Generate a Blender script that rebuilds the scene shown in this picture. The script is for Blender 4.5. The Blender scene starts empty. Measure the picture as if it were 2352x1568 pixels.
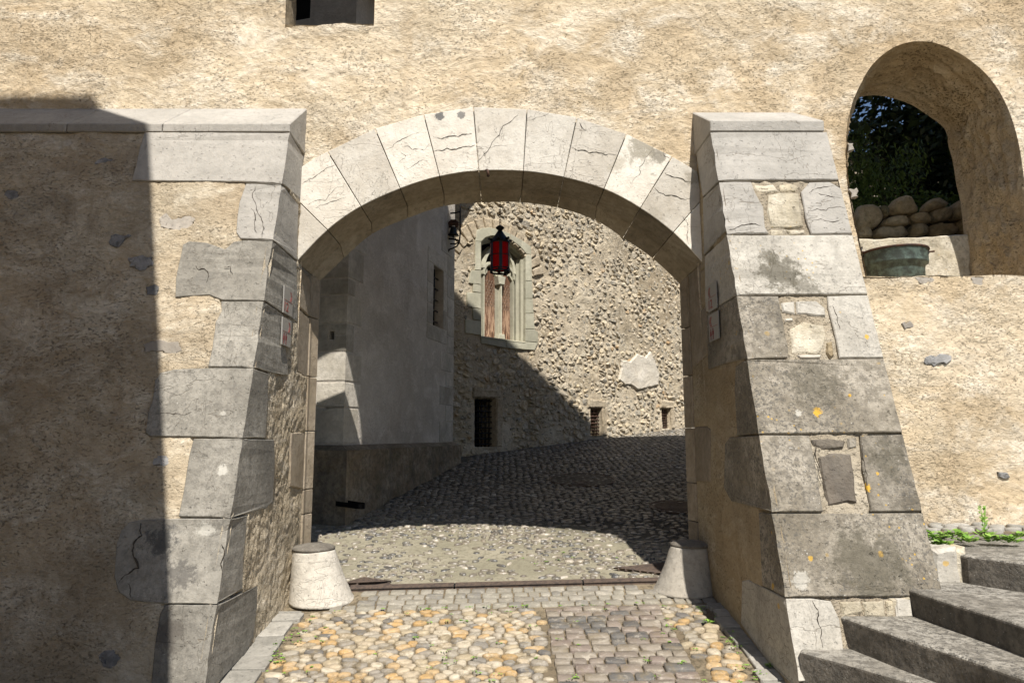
import bpy, bmesh, math, random
import numpy as np
from mathutils import Vector, Matrix
from mathutils.geometry import tessellate_polygon
R = math.radians
random.seed(7); rng = np.random.default_rng(7)
sc = bpy.context.scene
C = sc.collection

# ------------------------------------------------------------------ camera, sky, sun, exposure
cam_d = bpy.data.cameras.new('camera'); cam = bpy.data.objects.new('camera', cam_d); C.objects.link(cam)
cam.location = (0, 0, 0); cam.rotation_euler = (R(90 + 7.8), 0, 0)
cam_d.lens = 24; cam_d.sensor_width = 36; cam_d.shift_x = 21 / 2352
cam_d.clip_start = 0.05; cam_d.clip_end = 2000
sc.camera = cam
SK, SM = 0.21, 1.40                                     # light travels along (-SK, 1, -SM)
sun_dir = Vector((-SK, 1, -SM)).normalized()
elev = math.asin(-sun_dir.z)
world = bpy.data.worlds.new('World'); sc.world = world; world.use_nodes = True
wn = world.node_tree.nodes; wl = world.node_tree.links
sky = wn.new('ShaderNodeTexSky'); sky.sky_type = 'NISHITA'; sky.sun_disc = False
sky.sun_elevation = elev; sky.sun_rotation = math.atan2(SK, -1)
sky.air_density = 1.0; sky.dust_density = 0.6; sky.altitude = 700
wn['Background'].inputs[1].default_value = 0.078
wl.new(sky.outputs[0], wn['Background'].inputs[0])
sd = bpy.data.lights.new('sun', 'SUN'); sd.energy = 4.9; sd.angle = R(0.5); sd.color = (1.0, 0.945, 0.86)
sun = bpy.data.objects.new('sun', sd); C.objects.link(sun)
sun.rotation_euler = sun_dir.to_track_quat('-Z', 'Y').to_euler(); sun.location = (3, -8, 14)
sc.view_settings.view_transform = 'Standard'; sc.view_settings.look = 'None'
sc.view_settings.gamma = 1; sc.view_settings.exposure = 0.45; sc.view_settings.use_curve_mapping = False

# ------------------------------------------------------------------ helpers
CP, SP_ = math.cos(R(7.8)), math.sin(R(7.8))
def ray(px, py):
    """direction (X/Y, 1, Z/Y) of a survey sight line"""
    u = (px - 1155) / 1568; v = (784 - py) / 1568; den = CP - v * SP_
    return (u / den, 1.0, (v * CP + SP_) / den)
class Face:
    """a plane: pos(a,b) = point; hit(px,py) = (a,b); n = outward normal"""
    def __init__(s, kind, *p): s.k = kind; s.p = p; s.setup()
    def setup(s):
        if s.k == 'front':   # Y = y0 + sl*(z - z0)   a = X, b = z
            y0, z0, sl = s.p; s.n = Vector((0, -1, sl)).normalized()
        elif s.k == 'side':  # X = const  a = Y, b = z
            x0, sg = s.p; s.n = Vector((sg, 0, 0))
        else:                # vertical plane through (x0,y0) along (dx,dy), a = distance, b = z
            x0, y0, dx, dy = s.p; s.n = Vector((dy, -dx, 0)).normalized()
    def pos(s, a, b, n=0.0):
        if s.k == 'front': y0, z0, sl = s.p; P = Vector((a, y0 + sl * (b - z0), b))
        elif s.k == 'side': P = Vector((s.p[0], a, b))
        else: x0, y0, dx, dy = s.p; P = Vector((x0 + dx * a, y0 + dy * a, b))
        return P + s.n * n
    def hit(s, px, py):
        rx, _, rz = ray(px, py)
        if s.k == 'front': y0, z0, sl = s.p; t = (y0 - sl * z0) / (1 - sl * rz); return (rx * t, rz * t)
        if s.k == 'side': t = s.p[0] / rx; return (t, rz * t)
        x0, y0, dx, dy = s.p; a = (rx * y0 - x0) / (dx - rx * dy); return (a, rz * (y0 + dy * a))
    def arr(s, A, B, N):
        n = s.n
        if s.k == 'front': y0, z0, sl = s.p; X, Y = A, y0 + sl * (B - z0)
        elif s.k == 'side': X, Y = np.full_like(A, s.p[0]), A
        else: x0, y0, dx, dy = s.p; X, Y = x0 + dx * A, y0 + dy * A
        return np.stack([X + n.x * N, Y + n.y * N, B + n.z * N], -1)

def G(x, y):
    """height of the paving"""
    if y < 4.6: return -1.69 + .14 * y + .02 * x
    return -1.046 + .13 * (y - 4.6) + .02 * x * max(0, 1 - (y - 4.6) / 3)
def Garr(x, y):
    return np.where(y < 4.6, -1.69 + .14 * y + .02 * x, -1.046 + .13 * (y - 4.6) + .02 * x * np.maximum(0, 1 - (y - 4.6) / 3))
def ghit(px, py):
    rx, _, rz = ray(px, py); t = 5.0
    for _ in range(40): 
        f = rz * t - G(rx * t, t); t += f / (.14 - rz) if abs(.14 - rz) > 1e-4 else 0
    return (rx * t, t)

_tab = np.random.default_rng(3).random((64, 256, 256))
def vnoise(x, y, seed=0):
    T = _tab[seed % 64]; xi = np.floor(x).astype(int); yi = np.floor(y).astype(int)
    fx = x - xi; fy = y - yi; fx = fx * fx * (3 - 2 * fx); fy = fy * fy * (3 - 2 * fy)
    a = T[xi % 256, yi % 256]; b = T[(xi + 1) % 256, yi % 256]; c = T[xi % 256, (yi + 1) % 256]; d = T[(xi + 1) % 256, (yi + 1) % 256]
    return (a * (1 - fx) + b * fx) * (1 - fy) + (c * (1 - fx) + d * fx) * fy
def fbm(x, y, seed=0, o=4):
    r = 0; amp = .5; s = 0
    for i in range(o):
        r = r + amp * vnoise(x + 17 * i, y - 9 * i, seed + i); s += amp; amp *= .5; x = x * 2.03; y = y * 2.03
    return r / s - .5

def parent_to(o, p):
    o.parent = p
    if p is not None: o.matrix_parent_inverse = Matrix.Translation(p.location).inverted()
def link(name, me, m, parent=None, smooth=False):
    o = bpy.data.objects.new(name, me); C.objects.link(o)
    if m is not None and not me.materials: me.materials.append(m)
    if parent is not None: parent_to(o, parent)
    if smooth: me.shade_smooth()
    return o
def mesh_np(name, V, F, m, parent=None, smooth=False, mats=None):
    V = np.asarray(V, dtype=np.float32).reshape(-1, 3); F = np.asarray(F, dtype=np.int32); k = F.shape[1]
    me = bpy.data.meshes.new(name); me.vertices.add(len(V)); me.vertices.foreach_set('co', V.ravel())
    me.loops.add(F.size); me.loops.foreach_set('vertex_index', F.ravel())
    me.polygons.add(len(F)); me.polygons.foreach_set('loop_start', np.arange(0, F.size, k, dtype=np.int32))
    me.polygons.foreach_set('loop_total', np.full(len(F), k, dtype=np.int32))
    me.update(calc_edges=True); me.validate()
    return link(name, me, m, parent, smooth)
def mesh_py(name, V, F, m, parent=None, smooth=False, bevel=0, seg=1):
    bm = bmesh.new(); vs = [bm.verts.new(v) for v in V]
    for f in F:
        try: bm.faces.new([vs[i] for i in f])
        except ValueError: pass
    return bm_obj(name, bm, m, parent, smooth, bevel, seg)
def bm_obj(name, bm, m, parent=None, smooth=False, bevel=0, seg=1):
    bmesh.ops.recalc_face_normals(bm, faces=bm.faces)
    if bevel:
        es = [e for e in bm.edges if len(e.link_faces) == 2 and e.calc_face_angle(0) > .35]
        bmesh.ops.bevel(bm, geom=es, offset=bevel, segments=seg, affect='EDGES', profile=.6)
    me = bpy.data.meshes.new(name); bm.to_mesh(me); bm.free()
    return link(name, me, m, parent, smooth)
def thing(name, label, cat, loc=(0, 0, 0), group=None):
    o = bpy.data.objects.new(name, None); C.objects.link(o); o.location = loc; o.empty_display_size = .1
    o['label'] = label; o['category'] = cat
    if group: o['group'] = group
    return o
def tag(o, label, cat, group=None):
    o['label'] = label; o['category'] = cat
    if group: o['group'] = group
    return o
def structure(o, label=None):
    o['kind'] = 'structure'
    if label: o['label'] = label
    return o
def stuff(o, label=None):
    o['kind'] = 'stuff'
    if label: o['label'] = label
    return o
def box_bm(bm, x0, x1, y0, y1, z0, z1):
    v = [bm.verts.new(p) for p in [(x0, y0, z0), (x1, y0, z0), (x1, y1, z0), (x0, y1, z0), (x0, y0, z1), (x1, y0, z1), (x1, y1, z1), (x0, y1, z1)]]
    for f in [(3, 2, 1, 0), (4, 5, 6, 7), (0, 1, 5, 4), (1, 2, 6, 5), (2, 3, 7, 6), (3, 0, 4, 7)]: bm.faces.new([v[i] for i in f])
    return v
def box(name, b, m, parent=None, bevel=0):
    bm = bmesh.new(); box_bm(bm, *b); return bm_obj(name, bm, m, parent, bevel=bevel)
def tube_bm(bm, pts, r, seg=8, closed=False):
    pts = [Vector(p) for p in pts]; n = len(pts); rings = []; rr = r if hasattr(r, '__len__') else [r] * n
    up = None
    for i, p in enumerate(pts):
        a = pts[(i - 1) % n] if (closed or i) else p; b = pts[(i + 1) % n] if (closed or i < n - 1) else p
        d = (b - a).normalized()
        if up is None: up = d.orthogonal().normalized()
        up = (up - d * up.dot(d)); up = up.normalized() if up.length > 1e-5 else d.orthogonal().normalized()
        s = d.cross(up)
        rings.append([bm.verts.new(p + (up * math.cos(t) + s * math.sin(t)) * rr[i]) for t in [2 * math.pi * k / seg for k in range(seg)]])
    for i in range(n if closed else n - 1):
        A, B = rings[i], rings[(i + 1) % n]
        for k in range(seg): bm.faces.new([A[k], A[(k + 1) % seg], B[(k + 1) % seg], B[k]])
    if not closed: bm.faces.new(rings[0][::-1]); bm.faces.new(rings[-1])
def tube(name, pts, r, m, parent=None, seg=8, closed=False):
    bm = bmesh.new(); tube_bm(bm, pts, r, seg, closed); return bm_obj(name, bm, m, parent, smooth=True)
def lathe_bm(bm, prof, c=(0, 0, 0), seg=32, cap=True):
    rings = [[bm.verts.new((c[0] + r * math.cos(2 * math.pi * k / seg), c[1] + r * math.sin(2 * math.pi * k / seg), c[2] + z)) for k in range(seg)] for r, z in prof]
    for A, B in zip(rings, rings[1:]):
        for k in range(seg): bm.faces.new([A[k], A[(k + 1) % seg], B[(k + 1) % seg], B[k]])
    if cap: bm.faces.new(rings[0][::-1]); bm.faces.new(rings[-1])
def lathe(name, prof, c, m, parent=None, seg=32, cap=True, smooth=True):
    bm = bmesh.new(); lathe_bm(bm, prof, c, seg, cap); return bm_obj(name, bm, m, parent, smooth=smooth)

def inside(X, Y, poly):
    r = np.zeros(X.shape, bool); n = len(poly)
    for i in range(n):
        x1, y1 = poly[i]; x2, y2 = poly[(i + 1) % n]
        c = ((y1 > Y) != (y2 > Y)) & (X < (x2 - x1) * (Y - y1) / ((y2 - y1) or 1e-12) + x1); r ^= c
    return r
def near_poly(X, Y, poly):
    """distance to and nearest point on an outline"""
    bd = np.full(X.shape, 1e9); bx = X.copy(); by = Y.copy(); n = len(poly)
    for i in range(n):
        x1, y1 = poly[i]; x2, y2 = poly[(i + 1) % n]; dx, dy = x2 - x1, y2 - y1; L = dx * dx + dy * dy or 1e-12
        t = np.clip(((X - x1) * dx + (Y - y1) * dy) / L, 0, 1); qx = x1 + t * dx; qy = y1 + t * dy
        d = np.hypot(X - qx, Y - qy); m = d < bd; bd = np.where(m, d, bd); bx = np.where(m, qx, bx); by = np.where(m, qy, by)
    return bd, bx, by
def densify(poly, step, closed=True, jit=0, rnd=random):
    out = []; n = len(poly)
    for i in range(n if closed else n - 1):
        a = Vector(poly[i]); b = Vector(poly[(i + 1) % n]); k = max(1, int((b - a).length / step))
        for j in range(k):
            p = a.lerp(b, j / k)
            if j and jit: p += Vector((rnd.uniform(-jit, jit), rnd.uniform(-jit, jit)))
            out.append((p.x, p.y))
    if not closed: out.append(tuple(poly[-1]))
    return out
def sheet(name, face, A0, A1, B0, B1, step, hfun, m, parent=None, holes=(), recess=(), drop=(), left=None, right=None, base=0.0):
    """rough surface on a face; left/right: functions of b that bound it sideways; holes: outlines left open; recess: outlines of stones set in it"""
    nb = max(2, int((B1 - B0) / step) + 1); na = max(2, int((A1 - A0) / step) + 1)
    b = np.linspace(B0, B1, nb); s = np.linspace(0, 1, na)
    L = left(b) if left else np.full(nb, A0); Rr = right(b) if right else np.full(nb, A1)
    A = L[:, None] * (1 - s)[None] + Rr[:, None] * s[None]; B = np.repeat(b[:, None], na, 1)
    ca = (A[:-1, :-1] + A[1:, 1:] + A[:-1, 1:] + A[1:, :-1]) / 4; cb = (B[:-1, :-1] + B[1:, 1:]) / 2
    keep = np.ones(ca.shape, bool)
    for h in holes:
        keep &= ~inside(ca, cb, h)
        d, qx, qy = near_poly(A, B, h); mm = d < step * .72; A = np.where(mm, qx, A); B = np.where(mm, qy, B)
    for h in drop: keep &= ~inside(ca, cb, h)
    N = hfun(A, B) + base
    cnt = np.zeros(A.shape, int)
    for h in recess:
        xs = [p[0] for p in h]; ys = [p[1] for p in h]
        bb = (A > min(xs) - .02) & (A < max(xs) + .02) & (B > min(ys) - .02) & (B < max(ys) + .02)
        if not bb.any(): continue
        ii = np.where(bb); a_, b_ = A[ii], B[ii]; ins = inside(a_, b_, h); d, _, _ = near_poly(a_, b_, h)
        cnt[ii] += (ins | (d < .013)); nn = N[ii]; N[ii] = np.where(ins & (d > .011), -.022, np.where(ins, np.minimum(nn, .004), nn))
    N = np.where(cnt > 1, -.02, N)
    V = face.arr(A, B, N).reshape(-1, 3); idx = np.arange(nb * na).reshape(nb, na)
    F = np.stack([idx[:-1, :-1], idx[:-1, 1:], idx[1:, 1:], idx[1:, :-1]], -1)[keep]
    p00, p10, p01 = V[F[0][0]], V[F[0][1]], V[F[0][3]]
    if Vector(np.cross(p10 - p00, p01 - p00)).dot(face.n) < 0: F = F[:, ::-1]
    used = np.unique(F); mp = np.full(len(V), -1); mp[used] = np.arange(len(used))
    return mesh_np(name, V[used], mp[F], m, parent, smooth=True)

def slab_bm(bm, face, poly, proud=.005, deep=.05, bev=.006, gap=.0025, corner=None, jit=.0015, seed=0, rough=0.0, chips=1.0):
    """one dressed stone: traced outline with its own thickness; corner = (line function b->a, other normal) keeps an arris shared with the neighbour face"""
    rnd = random.Random(seed)
    if corner:
        cf, cn = corner; poly = [((cf(b), b) if abs(a - cf(b)) < .035 else (a, b)) for a, b in poly]
    P = densify(poly, .05 if jit < .01 else .022, True, jit, rnd); n = len(P)
    area = sum(P[i][0] * P[(i + 1) % n][1] - P[(i + 1) % n][0] * P[i][1] for i in range(n))
    if area < 0: P = P[::-1]
    onc = [False] * n
    if corner:
        P = [((cf(b), b) if abs(a - cf(b)) < .006 else (a, b)) for a, b in P]
        onc = [abs(a - cf(b)) < 1e-6 for a, b in P]
    def inset(dist):
        out = []
        for i in range(n):
            p0, p1, p2 = P[i - 1], P[i], P[(i + 1) % n]
            e1 = onc[i - 1] and onc[i]; e2 = onc[i] and onc[(i + 1) % n]
            n1 = Vector((-(p1[1] - p0[1]), p1[0] - p0[0])); n2 = Vector((-(p2[1] - p1[1]), p2[0] - p1[0]))
            n1 = n1.normalized() if n1.length > 1e-9 else Vector((0, 0)); n2 = n2.normalized() if n2.length > 1e-9 else Vector((0, 0))
            if e1 and e2: out.append(p1); continue
            if e1 or e2:
                q = Vector(p1) + (n2 if e1 else n1) * dist; out.append((cf(q.y), q.y)); continue
            mm = n1 + n2; l = mm.length; mm = mm / l if l > 1e-6 else n1; k = 1 / max(.5, mm.dot(n1))
            q = Vector(p1) + mm * dist * k; out.append((q.x, q.y))
        return out
    def chip(b): return float(vnoise(np.array(b * 26.), np.array(seed * 3.1), 5)) ** 3 * .016 + float(vnoise(np.array(b * 7.), np.array(seed * 1.7), 9)) ** 4 * .014
    r0 = inset(gap); r2 = inset(gap + bev); rings = []
    for ring, nn in ((r0, -deep), (r0, proud - bev), (r2, proud)):
        vs = []
        for i, (a, b) in enumerate(ring):
            q = nn + (0 if nn < 0 else rough * float(vnoise(np.array(a * 9. + seed), np.array(b * 9.), 11) - .5))
            p = face.pos(a, b, q)
            if onc[i] and nn > -deep / 2:
                p = face.pos(a, b, proud) + cn * proud - (face.n + cn) * (chip(b) * chips)
            vs.append(bm.verts.new(p))
        rings.append(vs)
    for A, B in zip(rings, rings[1:]):
        for i in range(n):
            j = (i + 1) % n
            if onc[i] and onc[j]: continue
            try: bm.faces.new([A[i], A[j], B[j], B[i]])
            except ValueError: pass
    for t in tessellate_polygon([[Vector((a, b, 0)) for a, b in r2]]):
        try:
            f = bm.faces.new([rings[2][i] for i in t])
            f.normal_update()
            if f.normal.dot(face.n) < 0: f.normal_flip()
        except ValueError: pass
def slab(name, items, m, parent=None, **kw):
    """items: list of (face, poly, corner)"""
    bm = bmesh.new()
    for face, poly, corner in items: slab_bm(bm, face, poly, corner=corner, **kw)
    me = bpy.data.meshes.new(name); bmesh.ops.remove_doubles(bm, verts=bm.verts, dist=1e-5); bm.to_mesh(me); bm.free()
    return link(name, me, m, parent)

def clip(poly, px, py, nx, ny):
    out = []; n = len(poly)
    for i in range(n):
        a, b = poly[i], poly[(i + 1) % n]
        da = (a[0] - px) * nx + (a[1] - py) * ny; db = (b[0] - px) * nx + (b[1] - py) * ny
        if da <= 0: out.append(a)
        if (da < 0 < db) or (db < 0 < da):
            t = da / (da - db); out.append((a[0] + t * (b[0] - a[0]), a[1] + t * (b[1] - a[1])))
    return out
def voronoi(x0, x1, y0, y1, sx, sy, jit, rnd, keep=lambda x, y: True, size=None, relax=0, skip=0.):
    """cells of an uneven packing; returns [(seed, polygon)]"""
    pts = []; j = 0; y = y0 - sy
    while y < y1 + sy:
        x = x0 - sx + (j % 2) * sx * .5
        while x < x1 + sx:
            if rnd.random() >= skip: pts.append((x + rnd.uniform(-jit, jit) * sx, y + rnd.uniform(-jit, jit) * sy))
            x += sx
        y += sy; j += 1
    k = sx / sy
    for it in range(relax + 1):
        grid = {}
        for i, (x, y) in enumerate(pts): grid.setdefault((int(x // (1.5 * sx)), int(y // (1.5 * sy))), []).append(i)
        cells = []
        for i, (x, y) in enumerate(pts):
            if not keep(x, y): cells.append(None); continue
            gx, gy = int(x // (1.5 * sx)), int(y // (1.5 * sy)); poly = [(x - 1.6 * sx, (y - 1.6 * sy) * k), (x + 1.6 * sx, (y - 1.6 * sy) * k), (x + 1.6 * sx, (y + 1.6 * sy) * k), (x - 1.6 * sx, (y + 1.6 * sy) * k)]
            for a in (-1, 0, 1):
                for b in (-1, 0, 1):
                    for q in grid.get((gx + a, gy + b), ()):
                        if q == i: continue
                        X, Y = pts[q]; mx, my = (x + X) / 2, (y + Y) * k / 2; poly = clip(poly, mx, my, X - x, (Y - y) * k)
                        if len(poly) < 3: break
            cells.append([(a, b / k) for a, b in poly] if len(poly) > 2 else None)
        if it < relax:
            pts = [(p if c is None else (sum(v[0] for v in c) / len(c), sum(v[1] for v in c) / len(c))) for p, c in zip(pts, cells)]
    return [(p, c) for p, c in zip(pts, cells) if c]
def chaikin(p, n=1):
    for _ in range(n):
        q = []
        for i in range(len(p)):
            a, b = p[i], p[(i + 1) % len(p)]; q += [(a[0] * .75 + b[0] * .25, a[1] * .75 + b[1] * .25), (a[0] * .25 + b[0] * .75, a[1] * .25 + b[1] * .75)]
        p = q
    return p
def chaikin_open(p, n=1):
    for _ in range(n):
        q = [p[0]]
        for a, b in zip(p, p[1:]): q += [(a[0] * .75 + b[0] * .25, a[1] * .75 + b[1] * .25), (a[0] * .25 + b[0] * .75, a[1] * .25 + b[1] * .75)]
        p = q + [p[-1]]
    return p
def resample(p, n):
    L = [0]; m = len(p)
    for i in range(m): L.append(L[-1] + math.dist(p[i], p[(i + 1) % m]))
    out = []; j = 0
    for k in range(n):
        t = L[-1] * k / n
        while L[j + 1] < t: j += 1
        f = (t - L[j]) / max(1e-9, L[j + 1] - L[j]); a, b = p[j % m], p[(j + 1) % m]; out.append((a[0] + f * (b[0] - a[0]), a[1] + f * (b[1] - a[1])))
    return out
def resample_open(p, n):
    L = [0]
    for a, b in zip(p, p[1:]): L.append(L[-1] + math.dist(a, b))
    out = []; j = 0
    for k in range(n):
        t = L[-1] * k / (n - 1)
        while j < len(p) - 2 and L[j + 1] < t: j += 1
        f = (t - L[j]) / max(1e-9, L[j + 1] - L[j]); a, b = p[j], p[j + 1]; out.append((a[0] + f * (b[0] - a[0]), a[1] + f * (b[1] - a[1])))
    return out
def pebble_geo(poly, posf, h, rnd, shrink=.9, rounded=True, k=10):
    """verts and faces of one stone; posf(a,b,n)"""
    cx = sum(p[0] for p in poly) / len(poly); cy = sum(p[1] for p in poly) / len(poly)
    q = resample(chaikin(poly, 2) if rounded else chaikin(poly, 1), k); tx, ty = rnd.uniform(-.1, .1), rnd.uniform(-.1, .1)
    wob = [1 + rnd.uniform(-.05, .05) if rounded else rnd.uniform(.78, 1.12) for _ in range(k)]
    V = []; prof = ((1.0, -.02), (.985, .35 * h), (.90, .74 * h), (.62, .96 * h)) if rounded else ((1.02, -.03), (.95, .25 * h), (.72, .9 * h))
    for sc_, nn in prof:
        for (a, b), wb in zip(q, wob):
            da, db = (a - cx) * shrink * sc_ * wb, (b - cy) * shrink * sc_ * wb
            w = 0 if nn < 0 else (rnd.uniform(-.55, .45) * h if not rounded else rnd.uniform(-.05, .05) * h)
            w += (da * tx + db * ty) * (0 if nn < 0 else 2.4 if not rounded else 1.)
            V.append(posf(cx + da, cy + db, nn + w))
    V.append(posf(cx + rnd.uniform(-.2, .2) * shrink * .05, cy, h * (1.02 if rounded else rnd.uniform(.6, 1.3))))
    F = []; nr = len(prof)
    for r in range(nr - 1):
        for i in range(k): F.append((r * k + i, r * k + (i + 1) % k, (r + 1) * k + (i + 1) % k, (r + 1) * k + i))
    F += [((nr - 1) * k + i, (nr - 1) * k + (i + 1) % k, nr * k) for i in range(k)]
    return V, F
def emit(geos, name, m, parent, label, nparts=300, smooth=True):
    """the first nparts as single parts, the rest as one piece of stuff"""
    for V, F in geos[:nparts]:
        me = bpy.data.meshes.new(name); me.from_pydata([tuple(v) for v in V], [], F); link(name, me, m, parent, smooth)
    if len(geos) > nparts:
        Vs = []; Fs = []; o = 0
        for V, F in geos[nparts:]:
            Vs += [tuple(v) for v in V]; Fs += [tuple(i + o for i in f) for f in F]; o += len(V)
        me = bpy.data.meshes.new(name + '_bed'); me.from_pydata(Vs, [], Fs); ob = link(name + '_bed', me, m, parent, smooth); stuff(ob, label)

# ------------------------------------------------------------------ materials
class M:
    def __init__(s, name, rough=.9, spec=.25):
        s.m = bpy.data.materials.new(name); s.m.use_nodes = True; s.t = s.m.node_tree; s.b = s.t.nodes['Principled BSDF']
        s.b.inputs['Roughness'].default_value = rough; s.b.inputs['Specular IOR Level'].default_value = spec
        s.P = s.n('ShaderNodeNewGeometry').outputs['Position']; s.hs = []
    def n(s, t, **k):
        x = s.t.nodes.new(t)
        for a, b in k.items(): setattr(x, a, b)
        return x
    def set(s, sock, v):
        if isinstance(v, bpy.types.NodeSocket): s.t.links.new(v, sock)
        elif v is not None: sock.default_value = v
    def map(s, scale=(1, 1, 1), rot=(0, 0, 0), loc=None, vec=None):
        x = s.n('ShaderNodeMapping'); s.set(x.inputs[0], vec or s.P); x.inputs['Scale'].default_value = scale; x.inputs['Rotation'].default_value = rot
        if loc is not None: s.set(x.inputs['Location'], loc)
        return x.outputs[0]
    def noise(s, scale, detail=4, rough=.55, vec=None, dist=0, col=False):
        x = s.n('ShaderNodeTexNoise'); s.set(x.inputs['Vector'], vec or s.P); x.inputs['Scale'].default_value = scale
        x.inputs['Detail'].default_value = detail; x.inputs['Roughness'].default_value = rough; x.inputs['Distortion'].default_value = dist
        return x.outputs['Color' if col else 'Fac']
    def vor(s, scale, vec=None, feature='F1', rnd=1):
        x = s.n('ShaderNodeTexVoronoi', feature=feature); s.set(x.inputs['Vector'], vec or s.P); x.inputs['Scale'].default_value = scale; x.inputs['Randomness'].default_value = rnd
        return x.outputs['Distance']
    def math(s, op, a, b=None, c=None, clamp=False):
        x = s.n('ShaderNodeMath', operation=op, use_clamp=clamp); s.set(x.inputs[0], a)
        if b is not None: s.set(x.inputs[1], b)
        if c is not None: s.set(x.inputs[2], c)
        return x.outputs[0]
    def step(s, v, lo, hi, a=0., b=1.):
        x = s.n('ShaderNodeMapRange', interpolation_type='SMOOTHSTEP'); s.set(x.inputs[0], v)
        for i, q in enumerate((lo, hi, a, b)): x.inputs[i + 1].default_value = q
        return x.outputs[0]
    def mix(s, f, a, b, mode='MIX'):
        x = s.n('ShaderNodeMix', data_type='RGBA', blend_type=mode); s.set(x.inputs[0], f)
        for sock, v in ((x.inputs[6], a), (x.inputs[7], b)):
            s.set(sock, (*v, 1) if isinstance(v, tuple) and len(v) == 3 else v)
        return x.outputs[2]
    def ramp(s, f, stops, const=False):
        x = s.n('ShaderNodeValToRGB'); s.set(x.inputs[0], f); cr = x.color_ramp
        if const: cr.interpolation = 'CONSTANT'
        while len(cr.elements) < len(stops): cr.elements.new(.5)
        for e, (p, c) in zip(cr.elements, stops): e.position = p; e.color = (*c, 1)
        return x.outputs[0]
    def rand(s):
        a = s.n('ShaderNodeObjectInfo').outputs['Random']; b = s.n('ShaderNodeNewGeometry').outputs['Random Per Island']
        return s.math('FRACT', s.math('ADD', a, b))
    def bump(s, h, dist, strength=1.0):
        x = s.n('ShaderNodeBump'); x.inputs['Strength'].default_value = strength; x.inputs['Distance'].default_value = dist; s.set(x.inputs['Height'], h)
        if s.hs: s.set(x.inputs['Normal'], s.hs[-1])
        s.hs.append(x.outputs[0])
    def done(s, col):
        s.set(s.b.inputs['Base Color'], (*col, 1) if isinstance(col, tuple) else col)
        if s.hs: s.t.links.new(s.hs[-1], s.b.inputs['Normal'])
        return s.m

def plaster(name, ochre, cream, pale, grey=.25, bumps=1.0, pit=.5, ang=.55):
    m = M(name, .95, .1)
    v = m.map((1, 1, 1), (0, ang, 0)); vs = m.map((.75, 1, 1.35), (0, ang, 0)); vt = m.map((.9, 1, 1.5), (0, -ang * 1.3, 0))
    big = m.noise(.9, 5, .62, v); mid = m.noise(3.2, 7, .70, vs, .5); fine = m.noise(36, 5, .74, vs, .15); f2 = m.noise(13, 6, .72, vt, .2)
    c = m.mix(m.step(big, .36, .64), ochre, cream)
    c = m.mix(m.step(mid, .44, .68), c, pale)
    c = m.mix(m.math('MULTIPLY', m.step(m.noise(2.0, 6, .72, m.map(loc=(7, 3, 1)), 1.5), .50, .74), grey), c, tuple(q * .62 for q in ochre))
    c = m.mix(m.math('MULTIPLY', m.step(m.noise(8, 6, .75, vs), .54, .72), .30), c, tuple(q * .75 for q in ochre))
    c = m.mix(m.math('MULTIPLY', m.step(fine, .60, .40), .45), c, tuple(q * .82 for q in ochre))
    dens = m.step(m.noise(2.6, 4, .6, m.map(loc=(2, 8, 5))), .36, .60, .355, .425)
    pn = m.noise(64, 4, .75, vs); pits = m.step(m.math('SUBTRACT', pn, dens), .012, -.03)
    c = m.mix(m.math('MULTIPLY', m.step(m.noise(.75, 6, .7, m.map((1, 1, .55), loc=(9, 2, 3)), .8), .50, .70), .40), c, tuple(q * f for q, f in zip(ochre, (.84, .76, .66))))
    c = m.mix(m.math('MULTIPLY', pits, pit), c, tuple(q * .28 for q in ochre))
    c = m.mix(m.math('MULTIPLY', m.step(m.noise(.8, 5, .55, m.map(loc=(6, 6, 2)), .4), .535, .55), .22), c, pale)
    c = m.mix(m.math('MULTIPLY', m.step(m.noise(1.5, 5, .7, m.map((3.2, 3.2, .32), loc=(1, 5, 7))), .54, .70), .30), c, tuple(q * f for q, f in zip(ochre, (.78, .74, .70))))
    zone = m.step(m.noise(1.4, 4, .6, m.map(loc=(4, 4, 9))), .34, .64, .35, 1.5)
    m.bump(mid, .030 * bumps); m.bump(m.math('MULTIPLY', f2, zone), .013 * bumps); m.bump(m.math('MULTIPLY', fine, zone), .010 * bumps)
    m.bump(m.math('MULTIPLY', pits, -1), .008 * bumps); m.bump(m.noise(150, 2, .6), .0028 * bumps)
    return m.done(c)
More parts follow.
